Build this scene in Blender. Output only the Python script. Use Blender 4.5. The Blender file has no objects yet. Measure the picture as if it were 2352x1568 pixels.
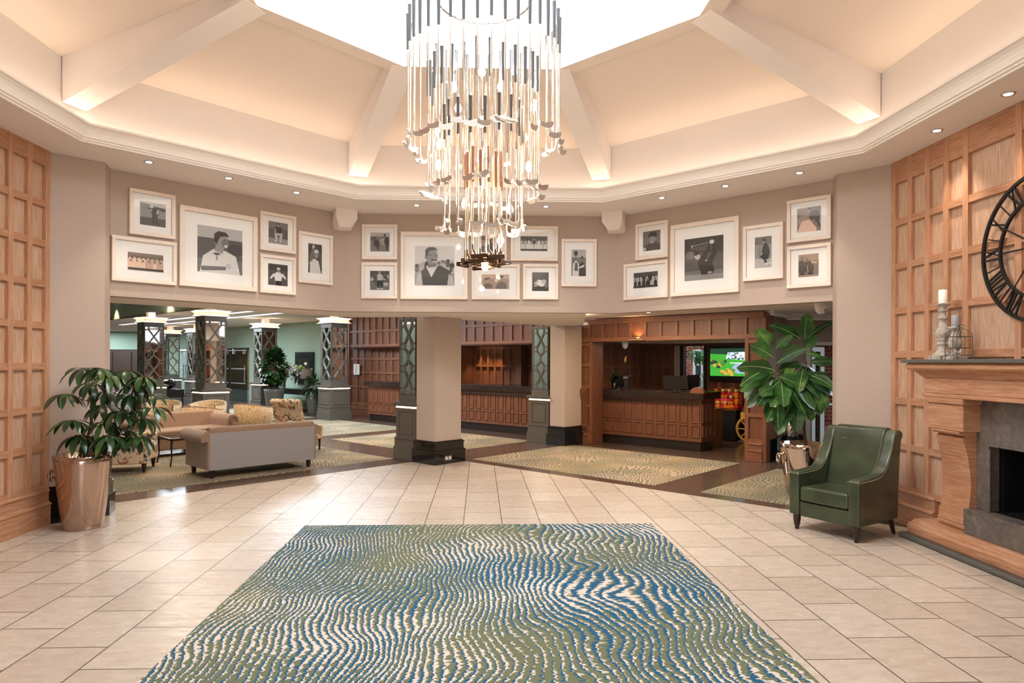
import bpy, math, random
from mathutils import Matrix, Vector
random.seed(7)
PI=math.pi; R2=math.sqrt(2.0)
sc=bpy.context.scene; COL=sc.collection
# ------------------------------------------------------------------ camera
FPX,YAW,ROLL,CX,CY,EYE=1526.,.0373,.0033,1159.3,831.3,1.6
cam=bpy.data.cameras.new('camera'); camo=bpy.data.objects.new('camera',cam); COL.objects.link(camo)
_c,_s=math.cos(YAW),math.sin(YAW); _cr,_sr=math.cos(ROLL),math.sin(ROLL)
_r=Vector((_c,-_s,0)); _f=Vector((_s,_c,0)); _u=Vector((0,0,1))
_x=_cr*_r+_sr*_u; _y=-_sr*_r+_cr*_u; _z=-_f
camo.matrix_world=Matrix(((_x.x,_y.x,_z.x,0),(_x.y,_y.y,_z.y,0),(_x.z,_y.z,_z.z,EYE),(0,0,0,1)))
cam.sensor_width=36; cam.lens=36*FPX/2352; cam.shift_x=(1176-CX)/2352; cam.shift_y=(CY-784)/2352
cam.clip_start=.05; cam.clip_end=200
sc.camera=camo
# ------------------------------------------------------------------ world, exposure, daylight
w=bpy.data.worlds.new('overcast_sky'); sc.world=w; w.use_nodes=True
w.node_tree.nodes['Background'].inputs[0].default_value=(.90,.95,1,1)
w.node_tree.nodes['Background'].inputs[1].default_value=1.25
sc.view_settings.view_transform='Standard'; sc.view_settings.look='None'
sc.view_settings.gamma=1; sc.view_settings.exposure=0.75; sc.view_settings.use_curve_mapping=False
def lamp(kind,name,loc,energy,color=(1,1,1),size=.1,rot=(0,0,0),parent=None,spot=None,blend=.6,size_y=None):
    l=bpy.data.lights.new(name,kind); l.energy=energy; l.color=color
    if kind=='AREA':
        l.size=size
        if size_y: l.shape='RECTANGLE'; l.size_y=size_y
    else: l.shadow_soft_size=size
    if spot: l.spot_size=spot; l.spot_blend=blend
    o=bpy.data.objects.new(name,l); COL.objects.link(o); o.location=loc; o.rotation_euler=rot
    if parent: o.parent=parent
    return o
WARM=(1,.76,.52); WARM2=(1,.84,.68); COOL=(.75,.88,1)
l=lamp('AREA','skylight_daylight',(.015,4.85,5.3),200,(.95,.97,1),3.2); l.data.shape='DISK'
# daylight of the glazed entrance behind the camera
lamp('AREA','entrance_daylight',(0,-2.6,1.9),95,(.95,.97,1),3.4,(math.radians(82),0,0),size_y=2.4)
# ------------------------------------------------------------------ pixel -> place
def ray(px,py):
    u=px-CX; v=py-CY
    u,v=_cr*u+_sr*v,-_sr*u+_cr*v
    x,z=u/FPX,-v/FPX
    return Vector((_c*x+_s,-_s*x+_c,z))
def atz(px,py,z=0.):
    d=ray(px,py); t=(z-EYE)/d.z; return Vector((d.x*t,d.y*t,z))
def aty(px,py,Y):
    d=ray(px,py); t=Y/d.y; return Vector((d.x*t,Y,EYE+d.z*t))
def pl(px,py,a,b):
    n=Vector((b[1]-a[1],a[0]-b[0])); d=ray(px,py)
    t=(n.x*a[0]+n.y*a[1])/(n.x*d.x+n.y*d.y); return Vector((d.x*t,d.y*t,EYE+d.z*t))
# ------------------------------------------------------------------ mesh builder
class MB:
    def __init__(s): s.v=[];s.f=[];s.m=[];s.s=[]
    def add(s,vs,fs,mi=0,sm=False,M=None):
        o=len(s.v)
        for p in vs:
            p=Vector(p)
            s.v.append(tuple(M@p) if M is not None else tuple(p))
        for f in fs: s.f.append([i+o for i in f]); s.m.append(mi); s.s.append(sm)
    def box(s,x0,x1,y0,y1,z0,z1,mi=0,M=None):
        s.add([(x0,y0,z0),(x1,y0,z0),(x1,y1,z0),(x0,y1,z0),(x0,y0,z1),(x1,y0,z1),(x1,y1,z1),(x0,y1,z1)],
              [(0,3,2,1),(4,5,6,7),(0,1,5,4),(1,2,6,5),(2,3,7,6),(3,0,4,7)],mi,False,M)
    def quad(s,a,b,c,d,mi=0): s.add([a,b,c,d],[(0,1,2,3)],mi)
    def poly(s,pts,z0,z1,mi=0,M=None):      # xy polygon extruded in z
        n=len(pts); A=sum(pts[i][0]*pts[(i+1)%n][1]-pts[(i+1)%n][0]*pts[i][1] for i in range(n))
        if A<0: pts=pts[::-1]
        vs=[(p[0],p[1],z0) for p in pts]+[(p[0],p[1],z1) for p in pts]
        fs=[tuple(range(n))[::-1],tuple(range(n,2*n))]+[(i,(i+1)%n,n+(i+1)%n,n+i) for i in range(n)]
        s.add(vs,fs,mi,False,M)
    def ext(s,pts,x0,x1,mi=0,ax='x',M=None):  # profile (a,b) extruded along an axis
        P={'x':Matrix(((0,0,1,0),(1,0,0,0),(0,1,0,0),(0,0,0,1))),'y':Matrix(((1,0,0,0),(0,0,-1,0),(0,1,0,0),(0,0,0,1)))}[ax]
        if ax=='y': x0,x1=-x1,-x0
        s.poly(pts,x0,x1,mi,(M@P) if M is not None else P)
    def tube(s,pts,r,n=8,mi=0,cap=True,sm=True):
        pts=[Vector(p) for p in pts]; k=len(pts); rs=r if isinstance(r,(list,tuple)) else [r]*k
        o=[];prev=None
        for i,p in enumerate(pts):
            t=(pts[min(i+1,k-1)]-pts[max(i-1,0)])
            t=t.normalized() if t.length>1e-9 else Vector((0,0,1))
            if prev is None: a=t.orthogonal().normalized()
            else:
                a=prev-t*prev.dot(t); a=a.normalized() if a.length>1e-6 else t.orthogonal().normalized()
            prev=a; b=t.cross(a)
            for j in range(n):
                q=2*PI*j/n; o.append(p+(a*math.cos(q)+b*math.sin(q))*rs[i])
        fs=[(i*n+j,i*n+(j+1)%n,(i+1)*n+(j+1)%n,(i+1)*n+j) for i in range(k-1) for j in range(n)]
        s.add(o,fs,mi,sm)
        if cap: s.add(o[:n],[tuple(range(n))[::-1]],mi); s.add(o[-n:],[tuple(range(n))],mi)
    def lathe(s,prof,c=(0,0,0),n=24,mi=0,sm=True,sq=False,a0=0.):
        o=[];k=len(prof)
        for r,z in prof:
            for j in range(n):
                q=2*PI*j/n+a0; o.append((c[0]+r*math.cos(q),c[1]+r*math.sin(q),c[2]+z))
        fs=[(i*n+j,i*n+(j+1)%n,(i+1)*n+(j+1)%n,(i+1)*n+j) for i in range(k-1) for j in range(n)]
        s.add(o,fs,mi,sm)
        if prof[0][0]>1e-5: s.add(o[:n],[tuple(range(n))[::-1]],mi)
        if prof[-1][0]>1e-5: s.add(o[-n:],[tuple(range(n))],mi)
    def ball(s,c,r,mi=0,n=12,sz=(1,1,1),M=None):
        o=[];k=max(4,n//2)
        for i in range(k+1):
            t=PI*i/k
            for j in range(n):
                q=2*PI*j/n
                o.append((c[0]+r*sz[0]*math.sin(t)*math.cos(q),c[1]+r*sz[1]*math.sin(t)*math.sin(q),c[2]-r*sz[2]*math.cos(t)))
        s.add(o,[(i*n+j,i*n+(j+1)%n,(i+1)*n+(j+1)%n,(i+1)*n+j) for i in range(k) for j in range(n)],mi,True,M)
    def build(s,name,mats,parent=None,loc=(0,0,0),rz=0,bevel=0,seg=3,smooth=False,subsurf=0):
        me=bpy.data.meshes.new(name); me.from_pydata(s.v,[],s.f)
        if not isinstance(mats,(list,tuple)): mats=[mats]
        for m in mats: me.materials.append(m)
        me.polygons.foreach_set('material_index',s.m)
        me.polygons.foreach_set('use_smooth',[True]*len(s.f) if smooth else s.s)
        me.update()
        o=bpy.data.objects.new(name,me); COL.objects.link(o)
        o.location=loc; o.rotation_euler=(0,0,rz)
        if parent: o.parent=parent
        if bevel:
            b=o.modifiers.new('bevel','BEVEL'); b.width=bevel; b.segments=seg; b.limit_method='ANGLE'; b.angle_limit=.6
            me.polygons.foreach_set('use_smooth',[True]*len(s.f))
            nm=o.modifiers.new('wn','WEIGHTED_NORMAL'); nm.keep_sharp=False
        if subsurf:
            b=o.modifiers.new('sub','SUBSURF'); b.levels=subsurf; b.render_levels=subsurf
        return o
def tag(o,label=None,cat=None,group=None,kind=None):
    if label: o['label']=label
    if cat: o['category']=cat
    if group: o['group']=group
    if kind: o['kind']=kind
    return o
def thing(name,label,cat,loc=(0,0,0),rz=0,group=None):
    o=bpy.data.objects.new(name,None); COL.objects.link(o); o.empty_display_size=.1
    o.location=loc; o.rotation_euler=(0,0,rz); return tag(o,label,cat,group)
def struct(mb,name,mats,rz=0,**k):
    o=mb.build(name,mats,rz=rz,**k); o['kind']='structure'; return o
def copy_tree(o,parent=None):
    c=o.copy(); COL.objects.link(c); c.parent=parent
    for ch in [x for x in bpy.data.objects if x.parent==o and x!=c]: copy_tree(ch,c)
    return c
DG=-PI/4
def DP(S,T): return (S/R2,T/R2)             # diagonal grid -> local coords of a -45 degree frame
def DW(S,T,z=0): return ((S+T)/2,(T-S)/2,z) # diagonal grid -> world
# ------------------------------------------------------------------ materials
MATS={}
def lin(h):
    h=h.lstrip('#'); r=[int(h[i:i+2],16)/255 for i in (0,2,4)]
    return tuple(x/12.92 if x<=.04045 else ((x+.055)/1.055)**2.4 for x in r)+(1,)
def mat(name,col,rough=.5,metal=0,spec=.5,emit=0,ecol=None,coat=0,trans=0,sheen=0):
    m=bpy.data.materials.new(name); m.use_nodes=True; b=m.node_tree.nodes['Principled BSDF']
    if isinstance(col,str): col=lin(col)
    b.inputs['Base Color'].default_value=col; b.inputs['Roughness'].default_value=rough
    b.inputs['Metallic'].default_value=metal; b.inputs['Specular IOR Level'].default_value=spec
    b.inputs['Coat Weight'].default_value=coat; b.inputs['Transmission Weight'].default_value=trans
    b.inputs['Sheen Weight'].default_value=sheen
    if emit: b.inputs['Emission Color'].default_value=lin(ecol) if isinstance(ecol,str) else (ecol or col); b.inputs['Emission Strength'].default_value=emit
    MATS[name]=m; return m
class N:
    def __init__(s,m): s.m=m; s.t=m.node_tree; s.b=s.t.nodes['Principled BSDF']; s.o=s.n('ShaderNodeTexCoord').outputs['Object']
    def n(s,t,**k):
        x=s.t.nodes.new(t)
        for a,b in k.items(): setattr(x,a,b)
        return x
    def l(s,a,b): s.t.links.new(a,b)
    def mp(s,scale=(1,1,1),loc=(0,0,0),rot=(0,0,0),src=None):
        x=s.n('ShaderNodeMapping'); s.l(src or s.o,x.inputs[0])
        x.inputs['Location'].default_value=loc; x.inputs['Rotation'].default_value=rot; x.inputs['Scale'].default_value=scale
        return x.outputs[0]
    def noise(s,vec,scale=5,detail=4,rough=.5,dist=0):
        x=s.n('ShaderNodeTexNoise'); s.l(vec,x.inputs['Vector']); x.inputs['Scale'].default_value=scale
        x.inputs['Detail'].default_value=detail; x.inputs['Roughness'].default_value=rough; x.inputs['Distortion'].default_value=dist
        return x.outputs['Fac']
    def vor(s,vec,scale=5,feat='F1'):
        x=s.n('ShaderNodeTexVoronoi',feature=feat); s.l(vec,x.inputs['Vector']); x.inputs['Scale'].default_value=scale; return x
    def ramp(s,fac,stops,interp='LINEAR'):
        x=s.n('ShaderNodeValToRGB'); s.l(fac,x.inputs[0]); r=x.color_ramp; r.interpolation=interp
        while len(r.elements)<len(stops): r.elements.new(.5)
        for e,(p,c) in zip(r.elements,stops): e.position=p; e.color=lin(c) if isinstance(c,str) else (c,c,c,1)
        return x.outputs[0]
    def math(s,op,a,b=None,c=None):
        x=s.n('ShaderNodeMath',operation=op)
        for i,q in enumerate((a,b,c)):
            if q is None: continue
            if isinstance(q,(int,float)): x.inputs[i].default_value=q
            else: s.l(q,x.inputs[i])
        return x.outputs[0]
    def mix(s,fac,a,b,bt='MIX'):
        x=s.n('ShaderNodeMix',data_type='RGBA',blend_type=bt)
        for i,q in ((0,fac),(6,a),(7,b)):
            if isinstance(q,(int,float)): x.inputs[i].default_value=q
            elif isinstance(q,str): x.inputs[i].default_value=lin(q)
            elif isinstance(q,tuple): x.inputs[i].default_value=q
            else: s.l(q,x.inputs[i])
        return x.outputs[2]
    def sep(s,v):
        x=s.n('ShaderNodeSeparateXYZ'); s.l(v,x.inputs[0]); return x.outputs
    def comb(s,a,b,c=0.):
        x=s.n('ShaderNodeCombineXYZ')
        for i,q in enumerate((a,b,c)):
            if isinstance(q,(int,float)): x.inputs[i].default_value=q
            else: s.l(q,x.inputs[i])
        return x.outputs[0]
    def col(s,c): s.l(c,s.b.inputs['Base Color'])
    def rough(s,c): s.l(c,s.b.inputs['Roughness'])
    def bump(s,h,st=.3,d=.01):
        x=s.n('ShaderNodeBump'); s.l(h,x.inputs['Height']); x.inputs['Strength'].default_value=st; x.inputs['Distance'].default_value=d
        s.l(x.outputs[0],s.b.inputs['Normal'])
def oak(name,dark,mid,light,rough=.55,horiz=False):
    m=mat(name,mid,rough); n=N(m)
    sc_=(3,3,40) if horiz else (40,40,3)
    a=n.noise(n.mp(sc_),1.6,6,.65,.3); b=n.noise(n.mp(tuple(q*3.2 for q in sc_)),2.2,3,.7)
    c=n.noise(n.mp((1.3,1.3,1.1)),1.4,2)
    base=n.ramp(a,[(.30,dark),(.5,mid),(.72,light)])
    lim=n.ramp(b,[(.55,0.),(.72,1.)])
    k=n.mix(n.math('MULTIPLY',lim,.28),base,light)
    k=n.mix(n.ramp(c,[(.3,0.),(.7,.35)]),k,dark)
    n.col(k); n.bump(b,.08,.002); return m
OAK=[oak('limed_oak_panel','#a98469','#bf9b80','#d6bba3'),oak('limed_oak_stile','#a07050','#bb8a68','#cfa78b'),oak('limed_oak_rail','#9a684a','#b4825f','#caa082',horiz=True)]
M_oak=OAK[2]
OAKR=[oak('dimmed_oak_panel','#5e3826','#704530','#83583f',.4),oak('dimmed_oak_stile','#6a3f29','#805037','#986a4c',.4),oak('dimmed_oak_rail','#6a3f29','#805037','#986a4c',.4,True)]  # darker oak for the desk zone, its low light put into the colours
M_oakR=OAKR[0]; M_oakRm=OAKR[1]
M_wall=mat('taupe_wallpaper','#b5a08c',.85); n=N(M_wall); a=n.noise(n.mp((9,9,220)),2,3,.6); n.col(n.ramp(a,[(.3,'#b09e90'),(.7,'#baa99b')])); n.bump(a,.05,.001)
M_white=mat('cream_ceiling_paint','#eee2d6',.8); M_pale=mat('pale_cove_paint','#f3ede9',.8)
M_corn=mat('cornice_white_paint','#efe6dc',.55)
M_soff=mat('beige_soffit_paint','#ebe1d8',.8)
M_green=mat('sage_green_paint','#94a692',.85)
M_granB=mat('black_polished_skirting','#101113',.12,coat=.4)
M_gran=mat('brown_granite','#5a4940',.18); n=N(M_gran)
v=n.vor(n.mp(),70); a=n.noise(n.mp(),40,3,.7); g=n.ramp(a,[(.35,'#3c2e28'),(.55,'#5d4a3f'),(.72,'#80695a')])
sp=n.ramp(v.outputs['Distance'],[(.08,1.),(.16,0.)]); n.col(n.mix(n.math('MULTIPLY',sp,.45),g,'#a8968a'))
M_tile=mat('travertine_tile','#d9c8b4',.28); n=N(M_tile); x,y,z=n.sep(n.o)
vv=n.comb(n.math('SUBTRACT',y,4.067+.2725),n.math('ADD',x,2.073))
br=n.n('ShaderNodeTexBrick'); n.l(vv,br.inputs['Vector']); br.inputs['Scale'].default_value=1
for k_,q_ in (('Brick Width',.545),('Row Height',.383),('Mortar Size',.0042),('Mortar Smooth',.1),('Bias',0.)): br.inputs[k_].default_value=q_
br.inputs['Color1'].default_value=lin('#bfb0a1'); br.inputs['Color2'].default_value=lin('#ccbfb1'); br.inputs['Mortar'].default_value=lin('#7a6a5c')
a=n.noise(n.mp((1,2.5,1)),7,7,.65,.6); b=n.noise(n.mp(),60,2,.5); c=n.mix(n.ramp(a,[(.35,0.),(.75,.5)]),br.outputs['Color'],'#bdac99','MULTIPLY')
sp=n.ramp(b,[(.68,0.),(.74,1.)]); c=n.mix(n.math('MULTIPLY',sp,.5),c,'#efe6dc'); c=n.mix(br.outputs['Fac'],c,'#4f443b'); n.col(c)
n.rough(n.ramp(a,[(.3,.22),(.8,.42)])); n.bump(n.math('SUBTRACT',1.,br.outputs['Fac']),.4,.002)
def wavy(name,freq,cols,warp,wsc,rot=0,rough=.95,shrp=.08,xs=1.,bumpy=.3,mscale=1.2,rag=.9,m2=.22,quad=0.,brk=.5):
    m=mat(name,cols[0],rough,spec=.1); n=N(m)
    v0=n.mp((1,1,1),rot=(0,0,rot)); x,y,z=n.sep(v0)
    big=n.noise(v0,wsc,2,.4); mid=n.noise(v0,wsc*3.1,2,.5)
    ragged=n.noise(n.mp((14,60,1),src=v0),1.0,2,.6)
    h=n.math('ADD',n.math('SUBTRACT',n.math('MULTIPLY',x,xs),n.math('MULTIPLY',n.math('MULTIPLY',x,x),quad)),n.math('ADD',n.math('MULTIPLY',big,warp),n.math('MULTIPLY',mid,m2)))
    h=n.math('ADD',h,n.math('MULTIPLY',ragged,rag/freq))
    fr=n.math('FRACT',n.math('MULTIPLY',h,freq))
    sp=n.math('MULTIPLY',n.math('SUBTRACT',n.noise(n.mp((9,30,1),src=v0),2.4,3,.6),.5),.55)
    f2=n.math('ADD',fr,sp)
    A=n.ramp(n.noise(n.mp((1,1,1),loc=(3,7,0),src=v0),mscale,2,.5),[(.34,.04),(.5,.22),(.66,.52)])
    B=n.ramp(n.noise(n.mp((1,1,1),loc=(11,2,0),src=v0),mscale,2,.5),[(.34,.92),(.5,.66),(.66,.42)])
    bk=n.math('MULTIPLY',n.math('SUBTRACT',n.noise(n.mp((7,12,1),loc=(1,9,0),src=v0),2.2,2,.5),.5),brk*1.6)
    A=n.math('ADD',A,bk); B=n.math('SUBTRACT',B,n.math('MULTIPLY',bk,.6))
    c=n.mix(n.math('GREATER_THAN',f2,B),cols[0],cols[1]); c=n.mix(n.math('LESS_THAN',f2,A),c,cols[2])
    n.col(c); n.bump(f2,bumpy,.003); return m
M_rug=wavy('wave_pattern_rug',21,['#686d54','#285674','#cbbfb2'],1.0,.62,mscale=.8,xs=1.,rag=1.0,m2=.16,quad=.12,brk=.9)
M_carp=wavy('inlaid_wave_carpet',19,['#80755a','#60655f','#b59d80'],.9,1.0,rot=.35,rag=1.6)
M_fabB=mat('grey_dotted_fabric','#9a9088',.9,sheen=.3); n=N(M_fabB); x,y,z=n.sep(n.o); q=n.math('MULTIPLY',n.math('SINE',n.math('MULTIPLY',x,340.)),n.math('SINE',n.math('MULTIPLY',z,340.))); n.col(n.mix(n.ramp(q,[(.1,0.),(.5,1.)]),'#a39c98','#6d6866'))
M_fab=mat('brown_woven_fabric','#8f7058',.9,sheen=.3); n=N(M_fab); a=n.noise(n.mp(),130,2,.6); n.col(n.ramp(a,[(.35,'#7a5d49'),(.65,'#a5856b')])); n.bump(a,.2,.002)
M_tub=mat('gold_leaf_fabric','#c7a67a',.75,sheen=.2); n=N(M_tub); a=n.noise(n.mp((1,1,.5)),24,1,.5,.8); f=n.math('FRACT',n.math('MULTIPLY',a,9)); n.col(n.ramp(f,[(.35,'#94704a'),(.5,'#dcc196')]))
M_bird=mat('cream_bird_print_fabric','#d9bd9b',.85); n=N(M_bird)
a=n.noise(n.mp(),9,4,.75,1.2); b=n.noise(n.mp(loc=(5,3,1)),6,3,.65,.8)
c=n.mix(n.ramp(a,[(.55,0.),(.58,1.)]),'#dcc2a2','#2c3a3e'); c=n.mix(n.ramp(b,[(.6,0.),(.62,1.)]),c,'#a4764f'); n.col(c)
M_leather=mat('green_leather','#26301f',.3,coat=.25); n=N(M_leather); a=n.noise(n.mp(),4,3,.5); n.col(n.ramp(a,[(.3,'#272e20'),(.7,'#3e4a30')])); b=n.vor(n.mp(),160); n.bump(b.outputs['Distance'],.12,.002)
M_stud=mat('brass_stud','#c9b78a',.3,.9)
M_darkwood=mat('dark_stained_wood','#2a1a14',.3)
M_pot=mat('hammered_nickel','#b7a091',.14,1.); n=N(M_pot); a=n.noise(n.mp((1,1,.6)),5,2,.5); n.bump(a,.35,.02)
M_potR=mat('polished_nickel','#c4b5a8',.06,1.)
M_soil=mat('dark_potting_soil','#241a14',.95)
M_leaf=mat('schefflera_leaf','#1e3a1c',.28,coat=.15); n=N(M_leaf); a=n.noise(n.mp(),6,2); n.col(n.ramp(a,[(.35,'#17301a'),(.6,'#2c4a22'),(.75,'#55662e')]))
M_fig=mat('fig_leaf','#24481c',.3,coat=.2); n=N(M_fig); a=n.noise(n.mp(),5,2); n.col(n.ramp(a,[(.35,'#1d401e'),(.6,'#35602a'),(.78,'#6b8a40')]))
M_rib=mat('leaf_midrib','#a9b878',.5)
M_ofol=mat('garden_leaf','#3f8a2c',.6)
M_bark=mat('brown_bark','#5a3524',.8)
M_col=mat('grey_brown_lacquer','#5d574e',.35)
M_mirror=mat('mirror','#e8e4de',.03,1.)
M_strip=mat('warm_light_strip','#ffffff',.5,emit=3.2,ecol='#ffd9a8')
M_cool=mat('cool_light_strip','#ffffff',.5,emit=1.5,ecol='#cfe2f5')
M_dl=mat('downlight_lens','#ffffff',.5,emit=14,ecol='#fff0d8')
M_bulb=mat('glowing_bulb','#ffffff',.5,emit=14,ecol='#ffc98c')
M_chrome=mat('chrome','#d8d8da',.12,1.)
M_shaft=mat('steel_club_shaft','#efece8',.22,1.)
M_grip=mat('overlit_rubber_grip','#54575c',.55)  # black rubber lightened to grey, overexposure put into the colour
M_copper=mat('copper_grip','#86604a',.5,.2)
M_head=mat('brushed_steel_head','#e6e3df',.3,.85)
M_frame=mat('whitewashed_frame','#e6d2c0',.55); n=N(M_frame); a=n.noise(n.mp((6,6,6)),9,4,.7); n.col(n.ramp(a,[(.3,'#d8c3b0'),(.45,'#e8d8c8'),(.8,'#efe4d8')]))
M_mount=mat('white_mount_board','#f7f1ec',.7)
M_black=mat('black_lacquer','#141414',.25)
M_iron=mat('black_iron','#1a1817',.5,.3)
M_screen=mat('dark_plastic','#17171a',.35)
M_stone=mat('grey_limestone','#6b635c',.35); n=N(M_stone); a=n.noise(n.mp(),7,8,.7,1.5); n.col(n.ramp(a,[(.3,'#4d4640'),(.6,'#6c625a'),(.68,'#8a7a6c'),(.74,'#665c54')]))
M_slate=mat('grey_slate','#57554f',.5)
M_cand=mat('distressed_plaster','#b3a598',.85); n=N(M_cand); a=n.noise(n.mp(),30,4,.7); n.col(n.ramp(a,[(.33,'#6f665e'),(.45,'#a89c90'),(.75,'#cabfb2')]))
M_wax=mat('ivory_wax','#efe6da',.5); M_waxg=mat('grey_wax','#8b8a8c',.5)
M_glass=mat('clear_glass','#ffffff',.02,trans=1.); M_glass.node_tree.nodes['Principled BSDF'].inputs['IOR'].default_value=1.45
def thin(name,tint,refl=.12):
    m=bpy.data.materials.new(name); m.use_nodes=True; t=m.node_tree; t.nodes.clear()
    o=t.nodes.new('ShaderNodeOutputMaterial'); mx=t.nodes.new('ShaderNodeMixShader'); a=t.nodes.new('ShaderNodeBsdfTransparent'); b=t.nodes.new('ShaderNodeBsdfGlossy')
    lw_=t.nodes.new('ShaderNodeLayerWeight'); lw_.inputs[0].default_value=.5; pw=t.nodes.new('ShaderNodeMath'); pw.operation='POWER'; pw.inputs[1].default_value=4; t.links.new(lw_.outputs['Facing'],pw.inputs[0]); f=t.nodes.new('ShaderNodeMath'); f.operation='MULTIPLY_ADD'; f.inputs[1].default_value=.8; f.inputs[2].default_value=refl*.25; t.links.new(pw.outputs[0],f.inputs[0])
    a.inputs[0].default_value=lin(tint); b.inputs['Roughness'].default_value=.02
    t.links.new(f.outputs[0],mx.inputs[0]); t.links.new(a.outputs[0],mx.inputs[1]); t.links.new(b.outputs[0],mx.inputs[2]); t.links.new(mx.outputs[0],o.inputs[0]); return m
M_pane=thin('thin_glass_pane','#fdfefe'); M_dpane=thin('tinted_glass_pane','#b8c4c0')
M_brick=mat('red_brick','#9c4a34',.9); n=N(M_brick); x,y,z=n.sep(n.o); br=n.n('ShaderNodeTexBrick'); n.l(n.comb(n.math('ADD',x,y),z),br.inputs['Vector']); br.inputs['Scale'].default_value=1
for k_,q_ in (('Brick Width',.225),('Row Height',.075),('Mortar Size',.006)): br.inputs[k_].default_value=q_
br.inputs['Color1'].default_value=lin('#a35440'); br.inputs['Color2'].default_value=lin('#7d3b2c'); br.inputs['Mortar'].default_value=lin('#b5a394'); n.col(br.outputs['Color'])
M_upvc=mat('white_window_frame','#e9edf0',.4)
M_pave=mat('pale_paving','#a8a096',.8)
GREY=[mat('photo_grey_%d'%i,(g,g*.96,g*.93,1),.45) for i,g in enumerate([.012,.035,.08,.16,.28,.45,.68])]
SEP=[mat('photo_sepia_%d'%i,(g*1.05,g*.72,g*.55,1),.45) for i,g in enumerate([.02,.05,.11,.2,.33,.5,.72])]
M_granD=mat('dark_granite_worktop','#2a1e1b',.18); n=N(M_granD); a=n.noise(n.mp(),90,3,.7); n.col(n.ramp(a,[(.4,'#1e1614'),(.6,'#33241f'),(.72,'#5a463c')]))
# ================================================================== SETTING
def dpoly(mb,pts,z0,z1,mi=0): mb.poly([DW(s,t)[:2] for s,t in pts],z0,z1,mi)
b=MB(); b.box(-34,14,-5,34,-.2,-.003); struct(b,'floor',M_gran)
b=MB(); b.poly([(-4.3,-5),(4.3,-5),(4.3,6.2),DW(-.1,10.5)[:2],DW(-11.75,10.5)[:2],DW(-11.75,1.9)[:2],(-4.9,5)],-.003,0); struct(b,'floor_tiles',M_tile)
b=MB()
for s0,s1,t0,t1 in ((-11.1,-6.3,10.85,14.62),(-16.9,-12.45,10.75,14.6),(-5.4,.4,10.85,14.4),(-23,-17.75,10.75,14.5),(-17,-12.45,1.2,9.62),(-25,-17.75,1.2,9.62),(-31,-23.9,10.75,14.5),(-31,-25.8,1.2,9.62)):
    dpoly(b,[(s0,t0),(s1,t0),(s1,t1),(s0,t1)],-.003,.001)
struct(b,'floor_carpet',M_carp)
# --- side walls with oak panelling (local x along the wall, -y towards the room)
def panels(mb,x0,x1,z0,z1,stiles,rails,w=.065,th=.034,y=0.):
    mb.box(x0,x1,y,y+.06,z0,z1)
    for s in stiles: mb.box(s-w/2,s+w/2,y-th,y,z0,z1,1)
    st=sorted(stiles)
    for a,c in zip(st[:-1],st[1:]):
        for r in rails:
            if isinstance(r,tuple): r0,r1=r
            else: r0,r1=r-w/2,r+w/2
            mb.box(a+w/2,c-w/2,y-th+.003,y,r0,r1,2)
def skirt(mb,x0,x1,y=0.,mi=2,h=.36,p=.0):
    prof=[(y+.06,0),(y-.055-p,0),(y-.055-p,h*.52),(y-.066-p,h*.55),(y-.066-p,h*.58),(y-.05-p,h*.61),(y-.035-p,h*.63),(y-.035-p,h*.87),(y-.047-p,h*.9),(y-.047-p,h*.94),(y-.025,h),(y+.06,h)]
    mb.ext(prof,x0,x1,mi)
b=MB(); stl=[6.64-.2525*k for k in range(16)]
panels(b,2.7,6.67,0,3.66,stl,[(3.485,3.65),3.12,2.735,2.34,1.94,1.545,1.13,.76,(.34,.40)]); skirt(b,2.7,6.665)
struct(b,'wall_left',OAK,rz=PI/2,loc=(-4.25,0,0))
b=MB(); rr=[(3.422,3.65),3.025,2.58,2.13,1.69]
lo=[1.225,.77,(.33,.38)]
# upper part spans the whole wall, lower part leaves the fireplace hole
stR=[-6.635,-6.383,-6.127,-5.875,-5.63,-5.06,-4.5,-3.95,-3.7,-3.44,-3.19,-2.94,-2.72]
panels(b,-6.67,-2.7,1.5,3.66,stR,rr); 
panels(b,-6.67,-5.30,0,1.5,stR[:5],[1.225,.77,(.33,.38)]); panels(b,-4.3,-2.7,0,1.5,stR[7:],[1.225,.77,(.33,.38)])
b.box(-5.30,-4.3,0,.06,.93,1.5)
skirt(b,-6.665,-6.0); skirt(b,-3.55,-2.7)
struct(b,'wall_right',OAK,rz=-PI/2,loc=(4.25,0,0))
# --- plain front diagonals and entrance walls behind the camera
b=MB()
for sx in (-1,1):
    b.poly([(sx*4.25,2.9),(sx*1.95,.6),(sx*2.1,.5),(sx*4.6,2.9)],0,3.66)
    b.poly([(sx*1.95,.6),(sx*1.95,-5),(sx*2.1,-5),(sx*2.1,.5)],0,2.75)
b.box(-2.1,2.1,.45,.6,2.6,3.66); b.box(-2.1,2.1,-5,.6,2.6,2.75)
struct(b,'wall_front',M_wall)
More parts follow.
